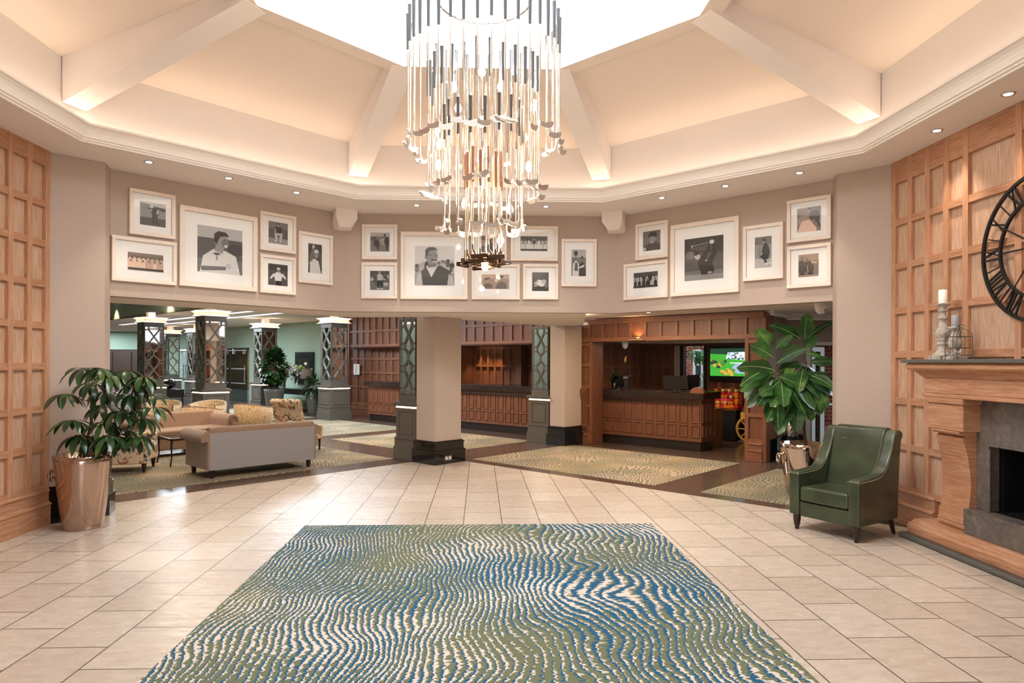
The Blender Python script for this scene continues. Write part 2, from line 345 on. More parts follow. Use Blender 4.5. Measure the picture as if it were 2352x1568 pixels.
# --- piers
PLP=[(-4.25,6.67),(-3.885,7.03),(-3.95,7.25),(-4.35,7.65),(-4.95,7.0),(-4.95,6.67)]
PRP=[(4.25,6.67),(3.86,7.06),(3.93,7.27),(4.35,7.65),(4.95,7.0),(4.95,6.67)]
def grow(pts,d):
    cx=sum(p[0] for p in pts)/len(pts); cy=sum(p[1] for p in pts)/len(pts)
    return [(cx+(x-cx)*(1+d/.45),cy+(y-cy)*(1+d/.45)) for x,y in pts]
def blackskirt(mb,pts,k=1.,h=.36):
    for d,z0,z1 in ((.05,0,h*.54),(.058,h*.54,h*.6),(.03,h*.6,h*.88),(.042,h*.88,h*.93),(.02,h*.93,h)): mb.poly(grow(pts,d*k),z0,z1)
for nm,P in (('wall_pier_left',PLP),('wall_pier_right',PRP)):
    b=MB(); b.poly(P,0,3.66); struct(b,nm,M_wall)
    b=MB(); blackskirt(b,P); struct(b,'baseboard_'+nm.split('_')[-1],M_granB)
# --- picture fascias above the openings
FL,FR,FY=(-1.918,9.281),(1.918,9.281),9.281
PlL=(FL,(-4.918,6.281)); PlR=(FR,(4.918,6.281)); PlB=(FL,FR)
b=MB(); b.poly([FL,(-4.7,6.5),(-4.85,6.65),(-1.98,9.43)],2.295,3.66); struct(b,'wall_picture_left',M_wall)
b=MB(); b.poly([FR,(4.7,6.5),(4.85,6.65),(1.98,9.43)],2.295,3.66); struct(b,'wall_picture_right',M_wall)
b=MB(); b.poly([FL,FR,(1.98,9.43),(-1.98,9.43)],2.295,3.66); struct(b,'wall_picture_back',M_wall)
# --- octagonal ceiling
CO=(0.0,4.80); OI=[(3.75,6.356),(1.569,8.472),(-1.569,8.472),(-3.75,6.356),(-3.75,3.244),(-1.569,1.128),(1.569,1.128),(3.75,3.244)]
OO=[(4.9,7.2),(2.2,9.6),(-2.2,9.6),(-4.9,7.2),(-4.9,2.6),(-2.2,.3),(2.2,.3),(4.9,2.6)]
b=MB()
for i in range(8):
    j=(i+1)%8; b.poly([OI[i],OI[j],OO[j],OO[i]],3.65,3.72)
struct(b,'ceiling_soffit',M_soff)
def octo(r,a=PI/8): return [(CO[0]+r/math.cos(PI/8)*math.cos(PI/8+PI/4*i),CO[1]+r/math.cos(PI/8)*math.sin(PI/8+PI/4*i)) for i in range(8)]
def octsweep(mb,prof,base=None,mi=0,sm=False,closed=True):
    rings=[]
    for d,z in prof:
        if base: rings.append([(CO[0]+(x-CO[0])*(1-d/3.72),CO[1]+(y-CO[1])*(1-d/3.72),z) for x,y in base])
        else: rings.append([(x,y,z) for x,y in octo(d)])
    k=len(rings); vs=[p for r in rings for p in r]
    rng=range(k) if closed else range(k-1)
    mb.add(vs,[(i*8+j,i*8+(j+1)%8,((i+1)%k)*8+(j+1)%8,((i+1)%k)*8+j) for i in rng for j in range(8)],mi,sm)
b=MB()
prof=[(0,3.66),(0,3.648),(.022,3.648),(.022,3.665),(.04,3.668),(.04,3.685),(.055,3.688),(.058,3.71),(.066,3.74),(.082,3.765),(.105,3.785),(.12,3.79),(.12,3.81),(.105,3.812),(.085,3.80),(.055,3.775),(.04,3.74),(.03,3.70)]
octsweep(b,prof,OI); struct(b,'trim_cornice',M_corn)
b=MB(); octsweep(b,[(3.86,3.68),(3.86,4.40),(3.95,4.40),(3.95,3.68)]); struct(b,'wall_cove',M_pale)
b=MB(); octsweep(b,[(3.86,4.40),(2.03,4.66),(2.03,4.70),(3.95,4.50)])
octsweep(b,[(2.03,4.54),(1.85,4.54),(1.85,4.70),(2.03,4.72)]); struct(b,'ceiling',M_white)
b=MB()
for i in range(8):
    q=PI/8+PI/4*i; M=Matrix.Translation((CO[0],CO[1],0))@Matrix.Rotation(q,4,'Z')
    b.ext([(-.12,0),(.12,0),(.12,1),(-.12,1)],0,0.001,M=M) if 0 else None
    vs=[]; 
    for y in (-.12,.12): vs+=[(2.02,y,4.535),(4.12,y,3.98),(4.12,y,4.50),(2.02,y,4.69)]
    b.add(vs,[(0,1,2,3),(7,6,5,4),(0,4,5,1),(1,5,6,2),(2,6,7,3),(3,7,4,0)],0,False,M)
struct(b,'ceiling_beams',M_pale)
# cove light strip hidden behind the cornice lip
b=MB(); octsweep(b,[(3.80,3.705),(3.83,3.705),(3.83,3.72),(3.80,3.72)]); struct(b,'trim_cove_light',mat('cove_led','#ffffff',.5,emit=7,ecol='#ffe9d2'))
# skylight glazing
b=MB(); rim=octo(1.85); vs=[(x,y,4.62) for x,y in rim]+[(CO[0],CO[1],5.1)]
b.add(vs,[(i,(i+1)%8,8) for i in range(8)]); struct(b,'window_1',M_pane)
# corner brackets
for sx in (-1,1):
    M=Matrix.Translation((sx*1.918,9.281,0))@Matrix.Rotation(-PI/2-sx*PI/8,4,'Z')
    b=MB(); b.add([(-.1,-.14,3.65),(.34,-.14,3.65),(.34,.14,3.65),(-.1,.14,3.65),(-.1,-.14,3.40),(.24,-.08,3.42),(.24,.08,3.42),(-.1,.14,3.40),(.36,-.14,3.52),(.36,.14,3.52)],
        [(0,1,8,5,4),(3,7,6,9,2),(1,2,9,8),(8,9,6,5),(5,6,7,4),(0,3,2,1),(0,4,7,3)],0,False,M)
    struct(b,'trim_%d'%(1 if sx<0 else 2),M_soff)
# --- soffits beyond the rotunda
b=MB()
dpoly(b,[(-11.2,1.5),(-11.2,7.36),(-12.75,7.36),(-12.75,1.5)],2.305,2.36)
b.poly([FL,(1.5,9.3),(1.95,12.5),DW(-10.5,14.6)[:2],DW(-11.45,14.6)[:2],DW(-11.45,9.6)[:2]],2.305,2.36); b.poly([FL,DW(-11.45,9.6)[:2],DW(-12.75,8.6)[:2],DW(-12.75,7.36)[:2]],2.305,2.36)
dpoly(b,[(-12.75,1.5),(-12.75,8.6),(-12.6,8.6),(-12.6,1.5)],2.36,3.7)
dpoly(b,[(-11.45,9.6),(-11.45,14.6),(-11.3,14.6),(-11.3,9.6)],2.36,3.0)
struct(b,'ceiling_bulkhead',M_soff)
b=MB(); b.poly([(1.5,9.36),(1.95,9.36),(4.35,7.1),(4.75,6.75),(14,6.6),(14,12.6),(5.0,12.6),DW(-5.9,15.4)[:2],DW(-10.5,15.4)[:2],DW(-11.3,14.6)[:2],(1.9,12.6)],2.45,2.5); struct(b,'ceiling_reception',M_soff)
b=MB(); dpoly(b,[(-11.3,10.2),(-11.3,17.2),(-34,17.2),(-60,17.2),(-62,10.2)],2.95,3.0)
struct(b,'ceiling_lounge',M_white)
b=MB(); dpoly(b,[(-11.3,-10),(-11.3,10.25),(-62,10.25),(-62,-10)],3.7,3.76); struct(b,'ceiling_recess',M_soff)
b=MB(); dpoly(b,[(-12.7,10.2),(-62,10.2),(-62,10.3),(-12.7,10.3)],2.95,3.72)
# far green walls
dpoly(b,[(-23.4,17),(-34.7,17),(-34.7,17.2),(-23.4,17.2)],0,2.96)
dpoly(b,[(-34.7,17),(-45.2,17),(-45.2,17.2),(-34.7,17.2)],2.12,2.96)
b.box(-40,-14.1,31.1,31.3,2.12,2.96); b.box(-15.2,-14.0,31.1,31.3,0,2.96)
b.box(-27.2,-27,2,32,0,3.7)
struct(b,'wall_lounge',M_green)
b=MB(); b.box(-27,-4.9,3.8,4.0,0,3.7); struct(b,'wall_lounge_front',M_wall)
b=MB(); dpoly(b,[(-34,20),(-47,20),(-47,20.2),(-34,20.2)],.3,2.3); struct(b,'wall_corridor',mat('tan_corridor_paint','#8d6f55',.8))
b=MB(); dpoly(b,[(-34,19.95),(-47,19.95),(-47,20.3),(-34,20.3)],0,.3); dpoly(b,[(-34,17.1),(-47,17.1),(-47,20.3),(-34,20.3)],2.2,2.3); struct(b,'baseboard_corridor',M_granB)
b=MB()
b.box(-27,-15.2,31.15,31.25,0,2.12)
for k in range(14): b.box(-26.6+k*.85,-26.2+k*.85,31.1,31.15,.1,2.0)
struct(b,'wall_far_panelling',mat('dark_brown_panelling','#3c2a20',.5))
# --- oak reception structure, all in the -45 degree frame
def dstruct(b,name,m): return struct(b,name,m,rz=DG)
def dbox(mb,s0,s1,t0,t1,z0,z1,mi=0): mb.box(s0/R2,s1/R2,t0/R2,t1/R2,z0,z1,mi)
def rng(a,c,n): return [a+(c-a)*i/n for i in range(n+1)]
b=MB()   # header over the first two desks
panels(b,-23.4/R2,-11.3/R2,2.02,2.96,rng(-23.35/R2,-11.35/R2,28),[(2.02,2.09),2.46,(2.87,2.96)],w=.055,y=15.8/R2)
b.box(-23.4/R2,-11.3/R2,15.8/R2,17.2/R2,2.0,2.03)
b.box(-23.5/R2,-23.36/R2,15.72/R2,15.84/R2,0,2.96); b.box(-24.2/R2,-24.1/R2,16.3/R2,17.1/R2,0,2.96); b.box(-24.1/R2,-23.4/R2,15.9/R2,17.1/R2,2.03,2.96)
panels(b,-24.1/R2,-20.2/R2,0,2.02,rng(-24.05/R2,-20.25/R2,8),[(.33,.4),.86,1.28,1.68,(1.95,2.02)],w=.06,y=16.3/R2); skirt(b,-24.1/R2,-20.2/R2,16.3/R2)
dstruct(b,'wall_reception_left',OAKR)
b=MB()   # recess of the second desk
panels(b,-18.7/R2,-12/R2,0,2.06,rng(-18.65/R2,-12.05/R2,18),[(.33,.4),.98,1.5,(1.95,2.04)],w=.06,y=18.4/R2)
b.box(-20.2/R2,-18.7/R2,16.2/R2,18.5/R2,0,2.05); b.box(-16.1/R2,-15.9/R2,18.0/R2,18.4/R2,0,2.05); b.box(-12.1/R2,-11.9/R2,15.4/R2,20.1/R2,0,2.3)
dstruct(b,'wall_reception_middle',OAKR)
b=MB(); dbox(b,-20,-12,15.9,18.5,2.04,2.10); dstruct(b,'ceiling_middle_recess',M_soff)
b=MB()   # recess of the front desk, with window hole
panels(b,-12/R2,-10.55/R2,0,2.1,rng(-11.95/R2,-10.6/R2,4),[(.3,.4),1.0,1.5,(1.97,2.08)],w=.06,y=20/R2)
panels(b,-9.72/R2,-7/R2,0,2.1,rng(-9.69/R2,-7.05/R2,7),[(.3,.4),1.0,1.5,(1.97,2.08)],w=.06,y=20/R2)
dbox(b,-10.6,-9.7,20,20.1,0,.95); dbox(b,-10.6,-9.7,20,20.1,1.98,2.1)
b.poly([(x/R2,y/R2) for x,y in ((-6.35,15.65),(-6.25,15.65),(-6.95,20.1),(-7.05,20.1))],0,2.1)
dstruct(b,'wall_reception_back',OAKR)
# panelling on the side wall of that recess
b=MB(); 
M=Matrix.Rotation(DG,4,'Z')@Matrix.Translation((-11.9/R2,0,0))@Matrix.Rotation(PI/2,4,'Z')
pp=MB(); panels(pp,15.4/R2,20/R2,0,2.08,rng(15.45/R2,19.95/R2,8),[(.3,.4),1.0,1.5,(1.95,2.06)],w=.06)
b.add(pp.v,pp.f,0,False,M); b.m=list(pp.m); struct(b,'wall_reception_side',OAKR)
b=MB(); b.poly([(x/R2,y/R2) for x,y in ((-12,15.4),(-6.3,15.4),(-6.95,20.1),(-12,20.1))],2.04,2.1); dstruct(b,'ceiling_front_recess',M_soff)
# oak portal round the front desk
b=MB(); p0=15.12; hz=2.435
pts=[(-11.3/R2,2.0),(-5.9/R2,2.0),(-5.9/R2,hz-.06),(-5.93/R2,hz-.02),(-5.98/R2,hz),(-11.2/R2,hz),(-11.26/R2,hz-.02),(-11.3/R2,hz-.06)]
b.ext(pts,p0/R2,(p0+.4)/R2,ax='y')
st=rng(-11.25/R2,-5.95/R2,12)
for s in st: b.box(s-.025,s+.025,p0/R2-.028,p0/R2,2.0,hz-.09,1)
b.box(-11.3/R2,-5.9/R2,p0/R2-.029,p0/R2,2.0,2.07,2); b.box(-11.24/R2,-5.96/R2,p0/R2-.04,p0/R2,hz-.10,hz-.0,2)
for a,c in ((-11.3,-10.72),(-6.4,-5.9)):
    dbox(b,a,c,p0,p0+.5,0,2.0); 
    for x in (a/R2,c/R2-.06): b.box(x,x+.06,p0/R2-.028,p0/R2,0,2.0,1)
    for z in (.33,.75,1.12,1.55,1.95): b.box(a/R2+.06,c/R2-.06,p0/R2-.027,p0/R2,z-.03,z+.03,2)
    skirt(b,a/R2+.06,c/R2-.06,p0/R2,h=.3)
dstruct(b,'wall_reception_portal',OAKR)
# scroll bracket on the left post
b=MB(); M=None
pr=[(0,0.30),(-.06,.30),(-.065,.36),(-.045,.40),(-.045,.84),(-.07,.92),(-.09,1.0),(-.085,1.06),(-.06,1.09),(0,1.09)]
b.ext([(p0/R2+y,z) for y,z in pr],-11.2/R2,-10.85/R2); dstruct(b,'trim_3',M_oakR)
# --- right hand corner with glazed door
b=MB(); A=(4.70,10.62); B=(5.35,11.4)
b.poly([A,B,(5.35,11.6),(4.65,10.9)],0,2.45)
b.box(5.3,5.68,11.4,11.55,0,2.45); b.box(5.68,7.0,11.4,11.55,1.97,2.45); b.box(7.0,9.2,11.4,11.55,0,2.45); b.box(9.0,9.2,6.6,11.5,0,2.45)
b.box(4.9,9.1,6.75,6.9,0,2.45)
struct(b,'wall_right_corner',mat('brown_wallpaper','#80695a',.85))
b=MB(); b.poly([(4.72,10.58),(5.4,11.36),(5.66,11.36),(5.66,11.42),(5.3,11.42),(4.66,10.66)],0,.36); struct(b,'baseboard_corner',M_granB)
b=MB(); b.ext([(11.4,2.45),(11.28,2.45),(11.28,2.43),(11.31,2.41),(11.36,2.38),(11.38,2.35),(11.4,2.35)],5.3,9); b.poly([(4.6,10.7),(4.74,10.55),(5.4,11.3),(5.3,11.45)],2.37,2.45); struct(b,'trim_4',M_corn)
# door_1: glazed white side door
b=MB(); b.box(5.68,5.76,11.38,11.5,0,1.97); b.box(5.68,7.0,11.38,11.5,1.91,1.97); b.box(6.92,7.0,11.38,11.5,0,1.97)
dr=struct(b,'door_1',mat('beige_door_frame','#a39784',.5))
b=MB(); b.box(5.80,5.86,11.4,11.46,0.02,1.8); b.box(5.80,6.02,11.4,11.46,1.8,1.88); b.box(5.95,6.02,11.4,11.46,.02,1.8);b.box(5.86,5.95,11.4,11.46,.02,.1); b.box(6.02,6.9,11.42,11.46,.86,.90)
b.build('door_frame',M_upvc,dr)
b=MB(); b.box(5.86,5.95,11.42,11.43,.1,1.8); b.build('pane',M_dpane,dr)
b=MB(); b.box(6.2,8.5,12.6,12.8,-.2,2.6); 
o=b.build('brick_wall',M_brick); tag(o,'red brick wall outside the glazed side door','wall')
# window_2 behind the front desk
b=MB(); dbox(b,-10.62,-10.5,19.9,20.12,.95,1.99); dbox(b,-9.78,-9.7,19.9,20.12,.95,1.99); dbox(b,-10.6,-9.7,19.9,20.12,.95,1.0)
w2=dstruct(b,'window_2',M_screen)
b=MB(); dbox(b,-10.85,-10.62,19.93,20,.95,1.99); b.build('window_reveal',M_wall,w2)
b=MB(); dbox(b,-10.5,-9.78,20.05,20.06,1.0,1.98); b.build('pane',M_pane,w2)
# window_3 slatted blind on the side wall
b=MB()
for k in range(22): b.add([],[]) or b.box(16.62/R2,17.1/R2,-.035,-.028,.98+.042*k,1.005+.042*k,0,Matrix.Rotation(DG,4,'Z')@Matrix.Translation((-11.9/R2,0,0))@Matrix.Rotation(PI/2,4,'Z'))
M=Matrix.Rotation(DG,4,'Z')@Matrix.Translation((-11.9/R2,0,0))@Matrix.Rotation(PI/2,4,'Z')
o=b.build('window_blind',M_upvc); tag(o,'white slatted blind beside the flower pot at the front desk','window blind')
b=MB(); b.box(16.55/R2,17.15/R2,-.026,-.022,.95,1.9,0,M); struct(b,'window_3',mat('bright_window_glass','#b9c8d0',.2,emit=.5,ecol='#dfe9f0'))
# --- outside, seen through window_2
b=MB(); dbox(b,-18,-6,23.6,23.8,0,3.4); o=b.build('brick_wall',M_brick,rz=DG); tag(o,'brick house wall with a white window beyond the front desk window','wall')
gx=-11.92/R2; gt=23.5/R2
t=thing('garden_window','tall white glazed garden door in the brick wall outside','window',(0,0,0),DG)
b=MB()
for x in (-11.95/R2,-11.62/R2,-11.28/R2): b.box(x-.035,x+.035,gt,gt+.05,.3,1.95)
for z in (.33,.62,.93,1.24,1.55,1.93): b.box(-11.95/R2,-11.28/R2,gt,gt+.045,z-.025,z+.025)
b.build('frame',M_upvc,t); b=MB(); b.box(-11.95/R2,-11.28/R2,gt+.02,gt+.03,.3,1.95); b.build('pane',mat('dark_window_glass','#3c4a55',.1),t)
b=MB(); dbox(b,-12.2,-4,20.2,23.6,-.1,0.01); dstruct(b,'floor_outside',M_pave)
b=MB(); b.box(5.3,12,11.6,13.5,-.1,0.01); struct(b,'floor_outside_door',M_pave)
def leafmesh(mb,base,dr,L,W,droop=.3,mi=0,up=Vector((0,0,1)),shape='ell',ns=5,fold=.25,rib=None):
    base=Vector(base); d=Vector(dr).normalized(); side=d.cross(up)
    side=side.normalized() if side.length>.05 else d.orthogonal().normalized()
    nrm=side.cross(d).normalized(); vs=[];p=base.copy(); cur=d.copy()
    for i in range(ns+1):
        t=i/ns
        if shape=='ell': wv=math.sin(PI*min(1,max(0,t*.96+.02)))**.8
        else: wv=(math.sin(PI*t**1.35)**.7 if 0<t<1 else 0)*(.75+.25*math.sin(t*7))
        wv=W*max(wv,.03)*.5
        n_=side.cross(cur).normalized()
        vs+=[p-side*wv+n_*wv*fold,p,p+side*wv+n_*wv*fold]
        cur=(cur+Vector((0,0,-1))*droop/ns*1.6).normalized(); p=p+cur*(L/ns)
    fs=[]
    for i in range(ns):
        a=i*3; fs+=[(a,a+1,a+4,a+3),(a+1,a+2,a+5,a+4)]
    mb.add(vs,fs,mi,True)
    if rib is not None: mb.tube([vs[i*3+1]+Vector((0,0,.0015)) for i in range(ns+1)],[L*.012*(1-.7*i/ns) for i in range(ns+1)],4,rib)
def rv(a=1.): return Vector((random.uniform(-a,a),random.uniform(-a,a),random.uniform(-a,a)))
def bush(name,label,cat,c,r,n,L,W,m=M_ofol):
    b=MB()
    for i in range(n):
        d=rv().normalized(); p=Vector((d.x*r[0],d.y*r[1],d.z*r[2]))*random.uniform(.55,1)
        leafmesh(b,p,(d+rv(.6)),L*random.uniform(.7,1.2),W,.3,ns=3)
    root=thing(name,label,cat,c); b.build('foliage',m,root)
    b=MB(); b.tube([(0,0,-c[2]),(0,0,0)],.03,6); b.build('stem',M_bark,root); return root
q=DW(-10.5,21.9); bush('garden_shrub','bright green shrub outside the window behind the front desk','shrub',(q[0],q[1],1.1),(.26,.26,.36),420,.09,.05)
q=DW(-11.0,22.4); bush('garden_tree','hanging green tree branches at the top of the garden window','tree',(q[0],q[1],1.98),(.5,.4,.42),520,.11,.06,mat('darker_garden_leaf','#2c6a30',.6))
# ================================================================== THINGS
# ---- rug
b=MB(); b.box(-1.69,1.695,1.9,6.51,.001,.012); o=b.build('area_rug',M_rug,bevel=.003,seg=2); tag(o,'large green, blue and cream wave pattern rug on the stone floor','rug')
# ---- plain column + lattice columns
def cbox(mb,x,y,z0,z1,h,hy=None,mi=0):
    hy=h if hy is None else hy; mb.box(x-h,x+h,y-hy,y+hy,z0,z1,mi)
def plain_column(name,label,x0,x1,y0,y1,top):
    t=thing(name,label,'column',((x0+x1)/2*math.cos(DG)-(y0+y1)/2*math.sin(DG),(x0+x1)/2*math.sin(DG)+(y0+y1)/2*math.cos(DG),0),DG)
    hx=(x1-x0)/2; hy=(y1-y0)/2
    b=MB(); b.box(-hx,hx,-hy,hy,0,top); b.build('shaft',M_wall,t)
    b=MB()
    for d,z0,z1 in ((.052,0,.19),(.06,.19,.205),(.052,.205,.215),(.032,.215,.315),(.042,.315,.33),(.034,.33,.345),(.018,.345,.36)): b.box(-hx-d,hx+d,-hy-d,hy+d,z0,z1)
    b.build('plinth',M_granB,t); return t,hx,hy
t,hx,hy=plain_column('wallpapered_column','taupe papered column with black skirting at the corner of the stone floor',-8.26,-7.81,6.83,7.38,2.31)
b=MB(); b.box(hx+.052,hx+.058,-.12,.026,.055,.125); so=b.build('socket_plate',mat('steel_socket','#b9aea4',.3,.8),t)
b=MB(); 
for yy in (-.085,-.012): b.box(hx+.058,hx+.061,yy-.016,yy+.016,.075,.105)
b.build('socket_outlet',M_upvc,so)
plain_column('wallpapered_column','taupe papered column with black skirting beside the oak portal',-8.18,-7.82,10.12,10.66,2.31)
def lattice_face(mb,M,w,z0,z1,rows,yo):
    hw=w/2; st=.032; q=.085; a=hw-.04-q; bw=.018; dp=.018
    def bar(p,r,wd=bw):
        (x0,za),(x1,zb)=p,r; L=math.hypot(x1-x0,zb-za); nx,nz=-(zb-za)/L*wd,(x1-x0)/L*wd
        pts=[(x0+nx,za+nz),(x1+nx,zb+nz),(x1-nx,zb-nz),(x0-nx,za-nz)]
        mb.ext(pts,-yo-dp,-yo,0,'y',M)
    for s in (-1,1): bar((s*(hw-st/2),z0),(s*(hw-st/2),z1),st/2)
    bar((-hw,z0+.012),(hw,z0+.012)); bar((-hw,z1-.012),(hw,z1-.012))
    zs=[z0+.06+(z1-z0-.12)*i/rows for i in range(rows+1)]
    for i,z in enumerate(zs):
        h=.045
        if i==0: lo_,hi_=z0,z+h
        elif i==rows: lo_,hi_=z-h,z1
        else: lo_,hi_=z-h,z+h
        for s in (-1,1):
            bar((s*a,lo_),(s*a,hi_))
            for zz in ([hi_] if i==0 else [lo_] if i==rows else [lo_,hi_]): bar((s*a,zz),(s*hw,zz))
        if i<rows:
            zb,zt=hi_,zs[i+1]-.045; zc=(zb+zt)/2; g=.055 if i==rows//2 and rows%2 else 0
            for s in (-1,1):
                bar((s*a,zb),(0,zc-g)); bar((s*a,zt),(0,zc+g))
            if g: bar((0,zc-g),(0,zc+g))
def lattice_column(label,S,T,pw=.62,w=.52,top=2.95,cap=True,group='mirrored lattice columns',light=True,local=None):
    if local: x,y=local
    else: x,y=S/R2-pw/2,T/R2+pw/2
    c=(x*math.cos(DG)-y*math.sin(DG),x*math.sin(DG)+y*math.cos(DG),0)
    t=thing('lattice_column',label,'column',c,DG,group); P=pw/2; H=w/2
    b=MB()
    for d,z0,z1 in ((.035,0,.2),(.025,.2,.22),(.018,.22,.34),(.028,.34,.355),(.008,.355,.37),(0,.37,.86)): b.box(-P-d,P+d,-P-d,P+d,z0,z1)
    b.build('pedestal',M_col,t)
    b=MB(); k=P*.72
    for s in range(4):
        M=Matrix.Rotation(s*PI/2,4,'Z')
        for x0,x1,z0,z1 in ((-k,k,.42,.435),(-k,k,.785,.80),(-k,-k+.015,.42,.8),(k-.015,k,.42,.8)): b.box(x0,x1,-P-.01,-P,z0,z1,0,M)
    b.build('pedestal_moulding',M_col,t)
    b=MB(); b.box(-P+.005,P-.005,-P+.005,P-.005,.86,.875); b.box(-P-.004,P+.004,-P-.004,P+.004,.845,.862); b.build('light_strip',M_strip,t)
    b=MB()
    for d,z0,z1 in ((.035,.875,.90),(.045,.90,.925),(.02,.925,.945)): b.box(-P-d,P+d,-P-d,P+d,z0,z1)
    b.box(-H,H,-H,H,.945,1.06); ze=2.56 if cap else top-.03
    b.box(-H,H,-H,H,ze,ze+.09 if cap else top)
    b.build('ledge',M_col,t)
    b=MB(); b.box(-H+.02,H-.02,-H+.02,H-.02,1.05,ze+.01); b.build('mirror_core',M_mirror,t)
    for s in range(4):
        b=MB(); lattice_face(b,Matrix.Rotation(s*PI/2,4,'Z'),w,1.06,ze,3,H-.018); b.build('lattice',M_col,t)
    if cap:
        b=MB(); b.box(-P-.03,P+.03,-P-.03,P+.03,2.65,2.665); b.box(-P-.05,P+.05,-P-.05,P+.05,2.785,2.80); b.box(-.09,.09,-.09,.09,2.8,top)
        b.build('capital',M_soff,t)
        b=MB(); b.box(-P+.03,P-.03,-P+.03,P-.03,2.68,2.77)
        for s in range(4):
            M=Matrix.Rotation(s*PI/2,4,'Z')
            for k in range(24): b.box(-P+.035+k*(2*P-.07)/24,-P+.047+k*(2*P-.07)/24,-P+.015,-P+.03,2.682,2.768,0,M)
        b.build('fluted_band',M_corn,t)
        b=MB(); b.box(-P+.0,P-.0,-P+.0,P-.0,2.665,2.681); b.box(-P-.015,P+.015,-P-.015,P+.015,2.769,2.784); b.build('capital_light',M_strip,t)
        for dx,dy in ((0,-1),(1,0)): lamp('POINT','capital_glow',(dx*(P+.12),dy*(P+.12),2.86),1.2,WARM2,.05,parent=t)
    return t
lattice_column('lattice column abutting the papered column at the stone floor corner',0,0,.5,.43,2.31,False,local=(-8.545,7.09))
lattice_column('lattice column abutting the papered column beside the oak portal',0,0,.5,.43,2.31,False,local=(-8.47,10.37))
lattice_column('lit grey lattice column beside the oak wall panelling with the notice',-22.25,14.15)
lattice_column('large lit lattice column behind the tub chairs',-22.1,9.26)
lattice_column('lit lattice column beside the tall bushy lounge plant',-27.8,14.15)
lattice_column('lit lattice column behind the leaves of the left planter',-27.6,9.26)
lattice_column('small far lattice column immediately left of the largest lit column',-35.2,14.15)
lattice_column('small far lattice column in front of the closed glass doors at left',-38.1,13.9)
# ---- reception desks
def desk(label,s0,s1,t0,t1,rail=True):
    t=thing('reception_desk',label,'desk',DW((s0+s1)/2,(t0+t1)/2),DG,'oak reception desks'); hx=(s1-s0)/2/R2; hy=(t1-t0)/2/R2
    b=MB(); b.box(-hx,hx,-hy,hy,.17,.94); n=max(2,round(2*hx/.235)); st=2*hx/n
    fr=MB()
    def frame(u0,u1,z0,z1,M):
        for q in ((u0,u1,z0,z0+.012),(u0,u1,z1-.012,z1),(u0,u0+.012,z0,z1),(u1-.012,u1,z0,z1)): fr.box(q[0],q[1],-.02,0,q[2],q[3],0,M)
    Mf=Matrix.Translation((0,-hy,0))
    for i in range(n):
        u=-hx+i*st+.035; v=-hx+(i+1)*st-.035; frame(u,v,.25,.47,Mf); frame(u,v,.51,.86,Mf)
    for s in (1,-1):
        Me=Matrix.Translation((s*hx,0,0))@Matrix.Rotation(s*PI/2,4,'Z'); m=max(2,round(2*hy/.18)); se=2*hy/m
        for i in range(m):
            u=-hy+i*se+.025; v=-hy+(i+1)*se-.025; frame(u,v,.25,.47,Me); frame(u,v,.51,.86,Me)
    b.build('body',M_oakR,t); fr.build('panel_moulding',M_oakRm,t)
    b=MB(); b.box(-hx+.03,hx-.03,-hy+.03,hy-.03,0,.17); b.build('plinth',mat('dark_granite_plinth','#241c1a',.3),t)
    b=MB(); b.box(-hx-.08,hx+.08,-hy-.1,hy+.08,.94,1.07); b.build('worktop',M_granD,t,bevel=.004,seg=2)
    if rail:
        b=MB(); b.tube([(-hx+.02,-hy-.06,.875),(hx-.03,-hy-.06,.875)],.013,8)
        for f in (.1,.26,.87): b.tube([(-hx+2*hx*f,-hy,.875),(-hx+2*hx*f,-hy-.06,.875)],.012,6); b.ball((-hx+2*hx*f,-hy-.06,.875),.026,0,8)
        b.build('hand_rail',M_iron,t)
    return t
desk('front oak reception desk framed by the oak portal',-11.15,-7.80,15.75,16.5)
desk('oak reception desk seen between the two papered columns',-17.2,-12.5,15.62,16.35)
desk('short oak reception desk at the far left by the wall notice',-21.5,-19.2,15.35,15.98,False)
b=MB(); dbox(b,-9.4,-8.0,16.85,17.4,.0,.70); dbox(b,-9.45,-7.95,16.8,17.45,.70,.73); o=b.build('low_counter',M_oakR,rz=DG); tag(o,'low oak return counter behind the end of the front desk','counter')
# monitors etc
def monitor(px,py,wd,label,rz,ht=.31):
    p=atz(px,py,1.07); t=thing('computer_monitor',label,'monitor',p,rz,'monitors on the front desk')
    b=MB(); b.add([(-wd/2,0,.05),(wd/2,0,.05),(wd/2,.035,.05),(-wd/2,.035,.05),(-wd/2,-.07,.05+ht),(wd/2,-.07,.05+ht),(wd/2,-.04,.05+ht),(-wd/2,-.04,.05+ht)],[(0,3,2,1),(4,5,6,7),(0,1,5,4),(1,2,6,5),(2,3,7,6),(3,0,4,7)])
    b.build('screen',M_screen,t)
    b=MB(); b.box(-.1,.1,-.06,.1,0,.012); b.box(-.025,.025,-.0,.03,.012,.16); b.build('stand',M_screen,t)
monitor(1426,893,.32,'black monitor beside the card terminal on the front desk',DG+.1,.22)
monitor(1553,899,.46,'wide black monitor in front of the garden window',DG+.15,.24)
monitor(1590,899,.24,'narrow black monitor seen edge on beside the wide monitor',DG+.9,.26)
p=atz(1440,895,1.07); t=thing('card_terminal','tall black card terminal standing on the front desk','terminal',p,DG)
b=MB(); b.box(-.05,.05,-.03,.03,.0,.2); b.box(-.065,.065,-.05,.05,.2,.27); b.build('body',M_screen,t,bevel=.008); b=MB(); b.box(-.05,.05,-.052,-.05,.215,.26); b.build('display',M_stone,t)
